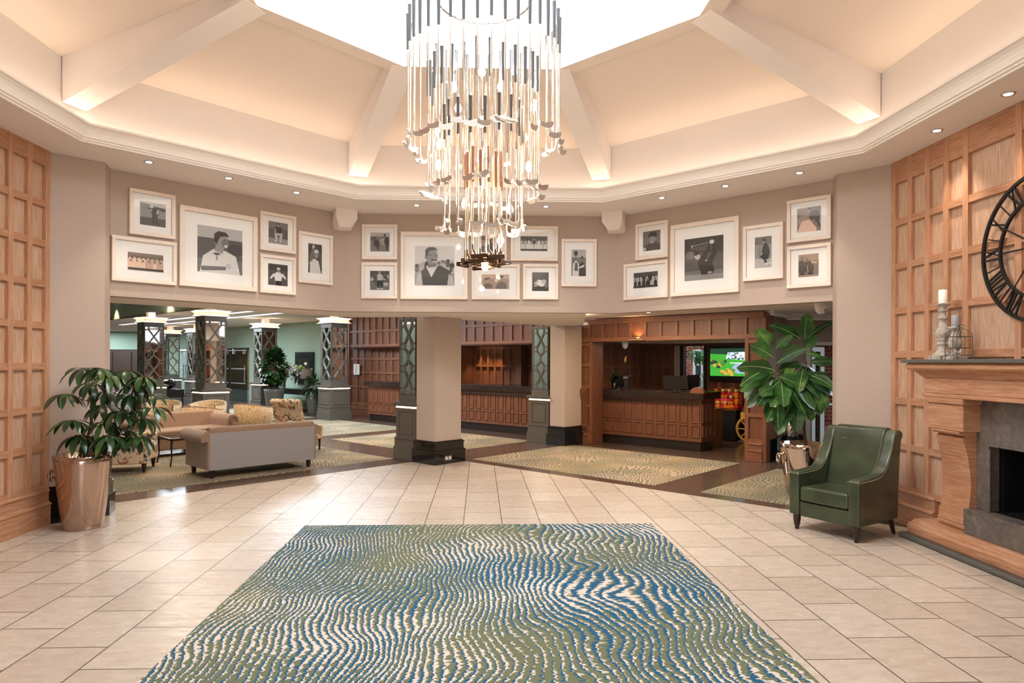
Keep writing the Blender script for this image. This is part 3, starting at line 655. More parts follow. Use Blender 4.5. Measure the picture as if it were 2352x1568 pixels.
for px,lab in ((1420,'small paper pad by the left monitor on the front desk'),(1520,'small card holder by the wide monitor on the front desk')):
    p=atz(px,901 if px>1500 else 897,1.07); b=MB(); b.box(-.09,.09,-.04,.04,0,.018); b.box(-.03,.05,-.01,.03,.018,.045); o=b.build('card_holder',M_darkwood,None,p,DG); tag(o,lab,'holder')
p=atz(1603,903,1.07); b=MB(); b.ext([(.13*math.cos(PI*i/10),.11*math.sin(PI*i/10)) for i in range(11)],-.04,.04,ax='y'); o=b.build('wooden_clock_case',M_oakR,None,p,DG); tag(o,'small arched brown wooden case on the front desk by the window','ornament')
# potted lily at the left end of the desk
p=Vector(DW(-10.55,15.95,1.07)); t=thing('potted_lily','black pot of green leaves at the left end of the front desk','potted plant',p)
b=MB(); b.lathe([(.055,0),(.075,.2),(.07,.2),(.06,.17),(0,.17)],n=16); b.build('pot',M_black,t)
b=MB()
for i in range(26):
    a=random.uniform(0,2*PI); e=random.uniform(.3,1.4); leafmesh(b,(0,0,.18),(math.cos(a)*math.cos(e),math.sin(a)*math.cos(e),math.sin(e)),random.uniform(.18,.30),.05,.6)
b.build('foliage',M_leaf,t)
b=MB(); b.tube([(0,0,.18),(.1,-.1,.36),(.19,-.19,.55)],.004,5); b.build('stem',M_leaf,t)
b=MB(); leafmesh(b,(.18,-.18,.53),(.1,-.1,1),.13,.07,0); b.build('flower',mat('pale_orange_flower','#d9a860',.5),t)
# little flower vase behind the desk
p=DW(-10.1,18.9); t=thing('flower_vase','small vase of orange flowers behind the wide monitor','vase',(p[0],p[1],.74))
b=MB(); b.lathe([(.03,0),(.05,.1),(.03,.3),(.04,.34)],n=12); b.build('vase',M_stone,t)
b=MB(); 
for i in range(7): b.ball((random.uniform(-.1,.1),random.uniform(-.1,.1),random.uniform(.4,.55)),.045,0,8)
b.build('flowers',mat('orange_petal','#c4622c',.6),t)
b=MB(); b.box(-.4,.4,-.2,.2,0,.74); o=b.build('back_cabinet',M_oakR,None,(p[0],p[1],0),DG); tag(o,'low oak cabinet behind the front desk carrying the flower vase','cabinet')
# ---- television
A_,B_=DW(-9.72,19.92)[:2],DW(-7.5,19.92)[:2]
q0=pl(1632,866,A_,B_); q1=pl(1716,796,A_,B_)
W_=(Vector(q1[:2])-Vector(q0[:2])).length+.12; H_=q1.z-q0.z
t=thing('television','wall mounted television showing a green golf course from the air','television',(q0.x,q0.y,q0.z),DG)
b=MB(); b.box(0,W_,-.06,.0,-.08,H_+.02); b.build('casing',M_screen,t,bevel=.006,seg=2)
tvm=[mat('tv_%d'%i,c,.5,emit=.9,ecol=c) for i,c in enumerate(['#3c9a34','#1f3c2c','#d8dde0','#8fa6c4','#c79a3c','#5a7a30','#4f83a8'])]
for m in tvm: m.node_tree.nodes['Principled BSDF'].inputs['Base Color'].default_value=(.01,.01,.01,1)
b=MB()
def tvp(pts,mi,k): b.add([(x*W_,-.0605-k*.0006,z*H_) for x,z in pts],[tuple(range(len(pts)))],mi)
def ell(cx,cy,rx,ry,n=14,a=0.): return [(cx+rx*math.cos(2*PI*i/n)*math.cos(a)-ry*math.sin(2*PI*i/n)*math.sin(a),cy+rx*math.cos(2*PI*i/n)*math.sin(a)+ry*math.sin(2*PI*i/n)*math.cos(a)) for i in range(n)]
tvp([(.02,.05),(.98,.05),(.98,.95),(.02,.95)],0,0); tvp([(.02,.78),(.98,.72),(.98,.95),(.02,.95)],1,1); tvp([(.4,.62),(.98,.55),(.98,.84),(.45,.82)],2,2)
tvp(ell(.75,.3,.2,.17),3,2)
for i in range(30):
    x=random.uniform(.45,.95); z=random.uniform(.6,.82); tvp(ell(x,z,.03,.02,8),random.choice([1,5,6]),3+i%3)
for i in range(16): tvp(ell(random.uniform(.05,.38),random.uniform(.3,.55),.05,.05,9),random.choice([5,4,1]),3+i%4)
for i in range(12): tvp(ell(random.uniform(.3,.6),random.uniform(.1,.25),.05,.06,9),random.choice([4,5,5]),5+i%4)
tvp([(.5,.46),(.85,.46),(.85,.49),(.5,.49)],2,9)
b.build('screen',tvm,t)
# ---- toys on a black draped table + yellow cart
TB=DW(-8.55,19.0); t=thing('draped_table','small table under a floor length black cloth below the television','table',TB,DG)
b=MB(); b.box(-.32,.3,-.3,.3,.62,.645); b.build('tabletop',M_oakR,t); b=MB(); b.box(-.30,.28,-.28,.28,.0,.62); b.build('tablecloth',mat('black_cloth','#0d0c0d',.9),t,bevel=.02)
def toy(nm,label,cols,loc,s,rz,grp):
    t=thing(nm,label,'soft toy',loc,rz,grp)
    b=MB(); b.ball((0,0,.06),.055,0,10,(1,.9,1.1)); b.ball((-.04,-.02,.03),.022,0,8); b.ball((.04,-.02,.03),.022,0,8); b.ball((-.055,-.01,.08),.02,0,8); b.ball((.055,-.01,.08),.02,0,8); o=b.build('body',cols[0],t)
    b=MB(); b.ball((0,-.005,.145),.042,0,10); b.ball((-.03,0,.182),.016,0,8); b.ball((.03,0,.182),.016,0,8); b.ball((0,-.04,.138),.018,0,8); b.build('head',cols[1],t)
    t.scale=(s,s,s); return t
cr=mat('red_plush','#c01c22',.9); co=mat('orange_plush','#e07a1c',.9); cp=mat('pink_plush','#d8456a',.9); cy=mat('cream_plush','#e0c48c',.9); cb=mat('brown_plush','#7a4a2c',.9)
k=0
protoT=None
for row in range(4):
    nn=8-row*2
    for i in range(nn):
        for dd in (0,1):
            if dd and row==3: continue
            lx=-.31+(.60)*(i+.5)/nn+random.uniform(-.02,.02); ly=-.23+dd*.2+row*.05; z=.645+row*.125
            P=Matrix.Rotation(DG,4,'Z')@Vector((lx,ly,0))
            c=random.choice([(cr,co),(cp,co),(co,co),(cr,cy),(co,cy)]) if row<3 else (cb,cb)
            toy('soft_toy','small red and orange soft toy in the '+('bottom','second','third')[row]+' layer of the table pile' if row<3 else 'brown soft toy on top of the pile under the television',c,(TB[0]+P.x,TB[1]+P.y,z),.84,DG+random.uniform(-.4,.4),'soft toys piled on the draped table' if row<3 else 'brown soft toys on top of the pile')
CT=DW(-7.75,19.0); t=thing('display_cart','yellow wooden display cart partly hidden by the right portal post','cart',CT,DG)
My=mat('yellow_paint','#d8ab4a',.5)
b=MB(); b.box(-.18,.5,-.3,.3,.42,.60); b.build('tray',My,t)
def wheel(x,y,z,R,t,rot=0):
    b=MB(); b.tube([(x+R*math.cos(a*PI/12),y,z+R*math.sin(a*PI/12)) for a in range(25)],.028,8,cap=False); o=b.build('wheel_rim',My,t)
    b=MB()
    for a in range(8): b.tube([(x,y,z),(x+R*math.cos(a*PI/4),y,z+R*math.sin(a*PI/4))],.014,6)
    b.build('spokes',My,o)
wheel(.02,-.36,.27,.245,t); b=MB(); b.tube([(.02,-.36,.27),(.02,.36,.27)],.02,8); b.build('axle',My,t)
b=MB(); b.box(.35,.4,-.3,.3,0,.42); b.build('leg',My,t)
b=MB(); b.add([(-.16,-.3,.6),(.2,-.3,.6),(.2,-.28,1.05),(-.0,-.28,1.05)],[(0,1,2,3)]); b.add([(-.16,-.28,.6),(.2,-.28,.6),(.2,-.26,1.05),(-.0,-.26,1.05)],[(3,2,1,0)]); b.build('side_board',M_oakR,t)
# ---- notice on oak wall
A_,B_=DW(-23.3,16.21)[:2],DW(-19,16.21)[:2]; q0=pl(813,860,A_,B_); q1=pl(826,836,A_,B_)
b=MB(); b.box(0,(Vector(q1[:2])-Vector(q0[:2])).length,-.012,0,0,q1.z-q0.z,0)
for i in range(9): b.box(.04,.14+random.uniform(0,.05),-.013,-.012,.04+i*.03,.048+i*.03,1)
o=b.build('wall_notice',[M_mount,M_stone],None,q0,DG); tag(o,'small framed cream notice on the dim oak panelling','notice')
b=MB(); b.box(-.13,.13,-.05,.05,0,.012); b.box(-.13,.13,.0,.012,.012,.09); o=b.build('leaflet_stand',M_black,None,DW(-13.1,15.85,1.071),DG); tag(o,'small black leaflet stand at the right end of the second desk','stand')
b=MB(); b.box(-.07,.07,-.05,.05,0,.03); b.tube([(0,0,.03),(.02,0,.2),(.02,-.02,.30)],.008,6); b.box(-.03,.06,-.03,.0,.28,.36); o=b.build('desk_telephone',M_black,None,DW(-20.0,15.85,1.071),DG); tag(o,'black telephone on the short far left desk','telephone')
# ---- picture frames
def E_(cx,cy,rx,ry,a=0.,n=18): return ell(cx,cy,rx,ry,n,a)
def limb(x0,y0,x1,y1,w0,w1):
    L=math.hypot(x1-x0,y1-y0) or 1; nx,ny=-(y1-y0)/L,(x1-x0)/L
    return [(x0+nx*w0,y0+ny*w0),(x1+nx*w1,y1+ny*w1),(x1-nx*w1,y1-ny*w1),(x0-nx*w0,y0-ny*w0)]
def bg(top,mid,bot,h1=.6,h2=.3): return [([(0,h1),(1,h1),(1,1),(0,1)],top),([(0,h2),(1,h2),(1,h1),(0,h1)],mid),([(0,0),(1,0),(1,h2),(0,h2)],bot)]
def crowd(n,y0,y1,k=(1,2,4),r=.05,seed=1):
    rr_=random.Random(seed); o=[]
    for i in range(n):
        x=rr_.uniform(.02,.98); y=rr_.uniform(y0,y1); o.append((E_(x,y,r,r*1.1,0,9),rr_.choice(k))); o.append((E_(x,y-r*1.8,r*1.3,r*1.4,0,9),rr_.choice(k)))
    return o
def art(kind):
    if kind=='smile': return bg(5,2,3,.75,.3)+[(E_(.85,.55,.2,.12),1),(E_(.08,.55,.14,.2),2),([(.05,0),(.12,.35),(.35,.52),(.62,.5),(.85,.4),(.95,0)],6),(limb(.46,.46,.5,.62,.1,.09),4),(E_(.52,.72,.15,.19,-.15),4),(E_(.6,.66,.08,.09),3),([(.36,.7),(.36,.85),(.45,.92),(.62,.91),(.7,.82),(.6,.82),(.5,.8),(.45,.72),(.42,.62)],0),(E_(.6,.75,.02,.012),0),(E_(.67,.75,.015,.01),0),([(.58,.62),(.67,.64),(.65,.58),(.6,.57)],6),(limb(.08,.08,.62,.12,.05,.04),3),(E_(.42,.42,.1,.04),5),(E_(.42,.42,.07,.02),1),(limb(.42,.4,.42,.28,.02,.02),4),(E_(.68,.17,.045,.045),2),(E_(.68,.17,.035,.035),6)]
    if kind=='moustache': return bg(6,5,4,.55,.3)+crowd(22,.35,.62,(0,1,2,3,5),.05,3)+[([(.04,0),(.1,.3),(.3,.48),(.65,.5),(.9,.36),(.98,0)],1),([(.02,0),(.06,.25),(.16,.35),(.2,0)],5),([(.82,0),(.86,.3),(.95,.22),(.99,0)],5),([(.28,.48),(.42,.2),(.58,.5),(.45,.55)],6),(limb(.44,.46,.42,.6,.11,.1),3),(E_(.43,.74,.15,.21,.1),4),([(.27,.72),(.26,.9),(.35,.97),(.5,.97),(.6,.88),(.5,.9),(.36,.88),(.33,.74)],2),(E_(.4,.77,.022,.013),0),(E_(.52,.75,.02,.012),0),([(.4,.66),(.56,.65),(.53,.61),(.42,.62)],1),([(.43,.62),(.54,.62),(.5,.58)],6),(E_(.28,.72,.025,.05),3)]
    if kind=='swing': return bg(1,2,3,.62,.22)+[([(0,0),(1,0),(1,.12),(0,.14)],4),(E_(.15,.6,.12,.1),3),(E_(.5,.75,.3,.06),2),(limb(.62,.86,.2,.82,.006,.006),5),([(.18,.82),(.22,.84),(.2,.75)],6),([(.45,.12),(.34,.42),(.42,.52),(.56,.52),(.72,.4),(.78,.2),(.72,.12)],0),(limb(.48,.48,.66,.78,.06,.035),0),(limb(.66,.42,.8,.64,.07,.06),0),(limb(.8,.62,.74,.82,.05,.03),0),(E_(.71,.87,.06,.05),6),(E_(.34,.56,.07,.08,.6),5),([(.24,.6),(.28,.68),(.36,.68),(.4,.62),(.3,.58)],0),(E_(.57,.45,.025,.02),5),(E_(.66,.16,.06,.03),4)]
    if kind=='crouch': return bg(3,2,4,.7,.25)+[(limb(.42,.2,.36,.5,.08,.06),5),(limb(.62,.2,.66,.5,.08,.06),5),(E_(.5,.5,.2,.1),5),([(.34,.5),(.3,.72),(.42,.82),(.6,.82),(.7,.7),(.66,.5)],0),(E_(.5,.86,.07,.08),4),([(.42,.88),(.44,.96),(.56,.96),(.58,.88)],1),(E_(.37,.14,.05,.04),6),(E_(.62,.14,.05,.04),6),(limb(.34,.7,.36,.45,.04,.03),4)]
    if kind=='kneel': return bg(3,4,5,.75,.3)+[(limb(.55,.62,.4,.72,.04,.03),4),(limb(.3,.7,.28,.3,.01,.01),1),([(.42,.5),(.5,.72),(.62,.8),(.8,.72),(.9,.5),(.85,.35),(.6,.4)],1),([(.3,.36),(.55,.48),(.8,.42),(.85,.3),(.6,.22)],0),(limb(.6,.24,.72,.12,.07,.05),0),(E_(.52,.84,.08,.08),4),([(.45,.86),(.48,.95),(.6,.93),(.62,.84)],1),(E_(.72,.12,.1,.04),6),(E_(.9,.14,.08,.04),6)]
    if kind=='putt': return bg(5,4,2,.72,.34)+[([(0,.72),(0,.95),(1,.8),(1,.66)],2),(limb(.52,.5,.5,.14,.06,.04),1),(limb(.6,.5,.66,.12,.07,.04),1),([(.42,.55),(.5,.8),(.68,.78),(.74,.5),(.6,.45)],1),(E_(.44,.82,.07,.06),5),(limb(.46,.72,.36,.52,.04,.03),4),(limb(.7,.72,.66,.52,.05,.04),5),(E_(.5,.13,.07,.025),0),(E_(.66,.1,.06,.025),0)]
    if kind=='wave': return bg(1,2,1,.7,.2)+[([(.1,0),(.14,.4),(.4,.5),(.75,.42),(.95,0)],6),(limb(.2,.4,.35,.85,.09,.06),3),(E_(.38,.9,.1,.07),5),(E_(.58,.64,.14,.13),4),([(.42,.7),(.46,.8),(.66,.82),(.8,.72),(.6,.7)],6),(E_(.55,.65,.02,.01),0)]
    if kind=='cap': return bg(3,3,2)+[([(.15,0),(.2,.3),(.45,.4),(.7,.48),(.95,.3),(1,0)],1),(E_(.55,.56,.18,.22),4),([(.3,.66),(.34,.85),(.5,.95),(.72,.94),(.82,.8),(.78,.66),(.5,.72)],0),(E_(.44,.6,.02,.012),0),([(.4,.45),(.55,.46),(.5,.41)],6),(E_(.05,.1,.14,.1),5)]
    if kind=='fists': return bg(1,2,2,.7,.3)+[([(.36,.2),(.3,.5),(.4,.62),(.62,.62),(.72,.5),(.66,.2)],6),(limb(.32,.52,.12,.32,.06,.04),6),(limb(.7,.54,.88,.36,.06,.04),6),(E_(.1,.3,.04,.04),4),(E_(.9,.34,.04,.04),4),(E_(.52,.72,.07,.09),4),([(.43,.76),(.46,.84),(.6,.84),(.62,.76)],6),([(.38,0),(.4,.22),(.66,.22),(.68,0)],0)]
    if kind=='two': return bg(5,3,3,.8,.28)+[(E_(.7,.5,.2,.16),4),(E_(.3,.5,.12,.14),3),([(.2,.3),(.18,.55),(.34,.66),(.5,.46),(.46,.24)],0),(E_(.24,.72,.07,.07),1),(limb(.2,.6,.02,.72,.03,.02),0),([(.74,.4),(.72,.68),(.84,.78),(.96,.66),(.94,.3)],0),(E_(.74,.86,.06,.07),1),(limb(.74,.66,.48,.6,.03,.02),5),(limb(.86,.36,.86,.06,.05,.04),0),(limb(.36,.26,.42,.1,.05,.04),0)]
    if kind=='walk': return bg(1,2,3,.6,.22)+crowd(14,.5,.85,(1,2,4,5),.05,5)+[([(.38,.5),(.36,.78),(.5,.88),(.64,.76),(.62,.5)],5),(E_(.48,.92,.06,.06),4),(limb(.45,.5,.42,.12,.07,.04),0),(limb(.56,.5,.6,.12,.07,.04),0),(E_(.42,.07,.08,.03),6),(E_(.6,.07,.08,.03),6),(E_(.15,.3,.12,.12),3),(E_(.82,.3,.14,.1),5)]
    if kind=='dive': return bg(2,2,1,.6,.25)+[(E_(.5,.42,.28,.17,-.3),6),(E_(.72,.5,.14,.12),5),(E_(.2,.42,.08,.06,.5),5),(E_(.3,.52,.06,.06),4),(limb(.3,.3,.12,.26,.05,.03),5),(E_(.85,.3,.1,.16),3)]
    if kind=='reading': return bg(5,3,2,.7,.3)+[(E_(.3,.86,.14,.1),1),([(.05,0),(.1,.45),(.3,.6),(.5,.45),(.52,0)],6),([(.2,.2),(.24,.5),(.4,.5),(.45,.2)],2),(E_(.3,.66,.08,.09),3),([(.5,0),(.54,.42),(.72,.56),(.95,.42),(.98,0)],0),(E_(.72,.64,.08,.09),3),([(.64,.68),(.68,.76),(.8,.74),(.8,.66)],0),([(.5,.28),(.9,.36),(.88,.44),(.52,.34)],6)]
    if kind=='leanback': return bg(3,4,3)+[(E_(.3,.55,.25,.14),4),([(0,0),(.2,.45),(.5,.5),(.85,.1),(.8,0)],6),([(.5,.55),(.6,.85),(.85,.86),(.98,.6),(.9,.3),(.7,.4)],1),(E_(.5,.88,.09,.09),4),([(.42,.92),(.46,.99),(.58,.98),(.6,.9)],1),(limb(.85,.5,.95,.15,.05,.04),0),(limb(.7,.5,.75,.3,.05,.04),3)]
    if kind=='pairline': return bg(4,3,3,.7,.3)+[([(0,.2),(.02,.7),(.2,.76),(.36,.6),(.3,.2)],1),(E_(.2,.84,.09,.09),3),([(.2,.2),(.24,.55),(.42,.7),(.64,.68),(.78,.45),(.74,.2)],1),(E_(.42,.76,.09,.09),3),(limb(.64,.64,.92,.6,.05,.03),5),(limb(.44,.5,.5,.1,.015,.012),5),(E_(.2,.14,.14,.06),0),(E_(.6,.14,.16,.06),0),([(0,0),(1,0),(1,.08),(0,.08)],4)]
    if kind=='duo': return bg(5,4,4,.7,.3)+[([(.02,0),(.08,.3),(.22,.42),(.36,.3),(.4,0)],2),(E_(.2,.6,.1,.15),4),([(.1,.6),(.12,.78),(.3,.78),(.28,.66)],2),([(.5,0),(.55,.4),(.72,.55),(.88,.4),(.92,0)],2),(E_(.68,.72,.1,.15),4),([(.6,.8),(.64,.95),(.8,.92),(.78,.76)],2),(limb(.5,.2,.54,.45,.03,.04),4)]
    if kind.startswith('team'):
        rr_=random.Random(hash(kind)%97 if 0 else len(kind)*7); o=bg(2,1,2,.8,.25) if kind!='teamlight' else bg(3,2,3,.8,.25); n=7
        for row,(y,n,off) in enumerate(((.78,8,.0),(.52,6,.06))):
            for i in range(n):
                x=(i+.5)/n; lt=rr_.choice([5,6,6]) if kind!='teamdark' else rr_.choice([0,1,5])
                o+=[([(x-.055,0 if row==0 else .12),(x-.06,y-.16),(x-.02,y-.07),(x+.02,y-.07),(x+.06,y-.16),(x+.055,0 if row==0 else .12)],lt),(E_(x,y,.028,.055,0,10),rr_.choice([3,4])),(E_(x,y+.035,.03,.03,0,8),rr_.choice([0,1]))]
            if row==1: o+=[([(0,0),(1,0),(1,.13),(0,.13)],1)]
        if kind=='teamcup': o+=[(E_(.5,.62,.1,.2,0,16),5),(E_(.5,.62,.08,.16,0,16),2)]
        return o
    return bg(4,3,2)
PICS=[
('L',(295,432,541,400.5,450,547),(.23,.79,.24,.76),'putt',0,'square framed photograph of a bending golfer, top left on the left wall'),
('L',(254.5,540,644,403.3,557.6,656),(.24,.79,.33,.72),'teamlight',1,'wide framed sepia photograph of a seated team in white shirts'),
('L',(410,471.7,657,588.4,499,669.5),(.22,.80,.21,.80),'smile',0,'large framed photograph of a smiling dark haired man holding a trophy'),
('L',(594.8,485,574,676.8,498,584),(.24,.78,.22,.79),'crouch',0,'small framed photograph of a squatting golfer in a dark top and white trousers'),
('L',(594.8,583,671.7,676.4,592.6,678),(.23,.78,.22,.78),'fists',0,'small framed photograph of a golfer in a white shirt, arms spread'),
('L',(683,531,648.6,761,542,655),(.29,.69,.21,.79),'wave',0,'tall framed photograph of a player in a white cap raising one arm'),
('B',(832.5,516.3,596,913.3,516.3,596.8),(.23,.78,.23,.77),'two',0,'square framed photograph of two players lining up a putt'),
('B',(831,603.3,685.5,913.3,603.3,686.3),(.24,.78,.23,.76),'walk',0,'square framed photograph of a golfer walking before a crowd'),
('B',(921,533.4,687,1074.7,533.4,687.7),(.21,.80,.21,.79),'moustache',0,'large framed photograph of a laughing man with a moustache'),
('B',(1083.5,520,599,1163.7,520,599.3),(.25,.75,.25,.75),'putt',1,'small framed photograph half hidden behind the chandelier clubs'),
('B',(1172.7,520,599.5,1281,520,600),(.21,.78,.29,.71),'teamcup',0,'wide framed photograph of a celebrating team in white on the back wall'),
('B',(1083.4,607,688,1193.6,607,688),(.21,.78,.29,.70),'duo',1,'framed sepia photograph of two boys in dark jumpers'),
('B',(1201,607,688,1281.8,607,688),(.26,.73,.23,.76),'dive',0,'square framed photograph of a stooping figure in white'),
('B',(1289,549.7,658,1369.7,549.7,658.6),(.29,.70,.22,.78),'reading',0,'tall framed photograph of two men reading a card'),
('R',(1463,516.4,598,1537,505.6,591),(.22,.76,.23,.77),'cap',0,'framed photograph of a smiling man in a dark cap'),
('R',(1436,607.6,689,1536.8,597,683),(.22,.77,.27,.69),'teamdark',0,'wide framed photograph of men in dark blazers'),
('R',(1543.3,518.7,681,1700,496,671),(.21,.78,.22,.80),'swing',0,'large framed photograph of a golfer swinging a club from behind'),
('R',(1709.5,521.5,646,1801.5,510,640),(.29,.71,.22,.78),'kneel',0,'tall framed photograph of a kneeling golfer shading his eyes'),
('R',(1810,462.5,559,1911,447.5,548.6),(.23,.77,.22,.78),'leanback',1,'framed sepia photograph of a man leaning over, top right on the right wall'),
('R',(1810,567.6,663,1911,557,656.5),(.26,.72,.22,.75),'pairline',1,'framed sepia photograph of two players studying a putt'),
]
WR={'L':(PI/4,PlL),'B':(0,PlB),'R':(-PI/4,PlR)}
for wl,c,fr,kind,sepia,lab in PICS:
    rz,P=WR[wl]; x0,tl,bl,x1,tr,brr=c
    a=pl(x0,tl,*P); a2=pl(x0,bl,*P); d=pl(x1,tr,*P); d2=pl(x1,brr,*P)
    zt=(a.z+d.z)/2; zb=(a2.z+d2.z)/2; L=((Vector(d[:2])-Vector(a[:2])).length); H=zt-zb
    ox,oy=math.sin(rz),-math.cos(rz)
    t=thing('framed_photograph',lab,'picture',(a.x+ox*.002,a.y+oy*.002,zb),rz,'framed golf photographs')
    fw=.055 if L>.9 else .04
    b=MB(); 
    for q in ((0,L,0,fw),(0,L,H-fw,H),(0,fw,fw,H-fw),(L-fw,L,fw,H-fw)): b.box(q[0],q[1],-.042,0,q[2],q[3])
    k=fw*.28
    for q in ((fw-k,L-fw+k,fw-k,fw),(fw-k,L-fw+k,H-fw,H-fw+k),(fw-k,fw,fw,H-fw),(L-fw,L-fw+k,fw,H-fw)): b.box(q[0],q[1],-.034,-.02,q[2],q[3])
    b.build('frame',M_frame,t,bevel=.003,seg=2)
    b=MB(); b.box(fw*.8,L-fw*.8,-.018,-.001,fw*.8,H-fw*.8); b.build('mount',M_mount,t)
    b=MB(); X0,X1,Z1,Z0=fr[0]*L,fr[1]*L,(1-fr[2])*H,(1-fr[3])*H
    for i,(pts,g) in enumerate(art(kind)):
        b.add([(X0+min(1,max(0,x))*(X1-X0),-.0185-.00012*i,Z0+min(1,max(0,y))*(Z1-Z0)) for x,y in pts],[tuple(range(len(pts)))],g)
    b.build('photograph',SEP if sepia else GREY,t)
    b=MB(); b.box(fw*.8,L-fw*.8,-.027,-.0262,fw*.8,H-fw*.8); b.build('glazing',M_pane,t)
# ---- ceiling downlights
DLS=[((342,372),'by the left pier'),((525,409),'second along the left picture wall'),((681,442),'nearest the left corner bracket'),((957,471),'left one above the back wall'),((1254,474),'right one above the back wall'),((1520,454),'nearest the right corner bracket'),((1666,427),'above the large swing photograph'),((1836,397),'nearest the right pier'),((2152,300),'above the candlesticks'),((2316,216),'above the wall clock')]
def downlight(p,label,e=30,ang=75,col=WARM2,grp='recessed ceiling downlights'):
    t=thing('downlight',label,'downlight',p,0,grp)
    b=MB(); b.lathe([(.030,-.002),(.044,-.006),(.050,-.001),(.050,0),(.03,0)],n=20); b.build('bezel',M_chrome,t)
    b=MB(); b.lathe([(.031,-.0035),(.031,-.001)],n=16); b.build('lens',M_dl,t)
    if e: lamp('SPOT','downlight_beam',(0,0,-.02),e,col,.03,(0,0,0),t,math.radians(ang),.7)
for (px,py),lb in DLS: downlight(atz(px,py,3.648),'recessed ceiling downlight '+lb)
for q,lb in (((1490,717),'in the low soffit above the oak portal'),):
    p=atz(q[0],q[1],2.45); downlight((p.x,p.y,2.448),'small downlight '+lb,14,80)
for s,tt,lb in ((-9.6,16.6,'above the end of the front desk'),(-8.6,17.4,'above the pile of toys'),(-10.8,16.8,'above the middle of the front desk')):
    q=DW(s,tt,2.038); downlight(q,'desk recess downlight '+lb,7,110)
for s,lb in ((-18.3,'left'),(-17.85,'middle'),(-17.35,'right')):
    q=DW(s,18.14,2.038); downlight(q,lb+' downlight grazing the panelling behind the second desk',34,62,(1,.66,.34),'downlights behind the second desk')
# uplighter glow on the portal
t=thing('picture_light','small brass uplighter on the portal header over the front desk','light',DW(-9.25,15.0,2.03),DG)
b=MB(); b.box(-.15,.15,-.02,.02,-.02,.0); b.build('body',M_stud,t); lamp('SPOT','uplight_beam',(0,.02,.01),5,(1,.55,.22),.02,(PI-.28,0,0),t,math.radians(115),.8)
# wall washers in the lounge
for s,lb in ((-33.7,'left'),(-27.4,'right')):
    q=DW(s,9.85,3.69); downlight(q,lb+' downlight washing the green upstand',260,62,(1,.8,.5),'downlights washing the green upstand')
# linear lights in lounge ceiling
for tt,lb in ((11.9,'nearer'),(13.1,'farther')):
    t=thing('linear_ceiling_light',lb+' long cool light slot in the lounge ceiling','light',DW(-26,tt,2.95),DG,'lounge light slots')
    b=MB(); b.box(-9,5,-.14,.14,-.012,0); b.build('frame',M_corn,t); b=MB(); b.box(-8.95,4.95,-.09,.09,-.016,-.012); b.build('diffuser',M_cool,t)
def soft(name,loc,e,col,sx,sy): lamp('AREA',name,loc,e,col,sx,(0,0,DG),size_y=sy)
soft('lounge_fill_light',DW(-20,12.5,2.9),170,COOL,5,1.5); soft('lounge_fill_light',DW(-31,12.5,2.9),300,COOL,6,1.5)
soft('lounge_fill_light',DW(-44,12.5,2.9),260,COOL,5,1.5); soft('lounge_fill_light',DW(-17,6.5,3.6),110,WARM2,3,2)  # far cool lamp is added fill that lightens the green wall
soft('lobby_ceiling_light',DW(-8.5,13,2.44),70,WARM,2.2,1.2); soft('lobby_ceiling_light',DW(-14.3,12.6,2.9),65,WARM2,1.6,1.6)
soft('desk_ceiling_light',DW(-9,17,2.03),9,WARM,2,.6); soft('desk_ceiling_light',DW(-14.6,16.8,2.03),8,WARM,2,.6); soft('corridor_ceiling_light',DW(-40,18.5,2.19),25,WARM2,4,1)
lamp('AREA','corner_ceiling_light',(6.2,9,2.44),30,COOL,1.5)
# cctv domes
for P,lb,s in ((atz(1885,697,2.45),'white security camera dome under the soffit beside the right pier',.085),(tuple(DW(-11.0,17.2,2.04)),'small cream dome detector on the ceiling over the front desk',.07)):
    t=thing('security_dome',lb,'security camera',(P[0],P[1],P[2]))
    b=MB(); b.lathe([(s,0),(s,-.05),(s*.9,-.06)],n=20); b.build('housing',M_corn,t)
    b=MB(); b.lathe([(s*.9,-.06),(s*.85,-.09),(s*.6,-.13),(s*.25,-.15),(0,-.152)],n=20); b.build('dome',M_mount,t)
    if s>.08: b=MB(); b.ball((.035,-.06,-.095),.025,0,8); b.build('lens',mat('amber_lens','#c98a2c',.3),t)
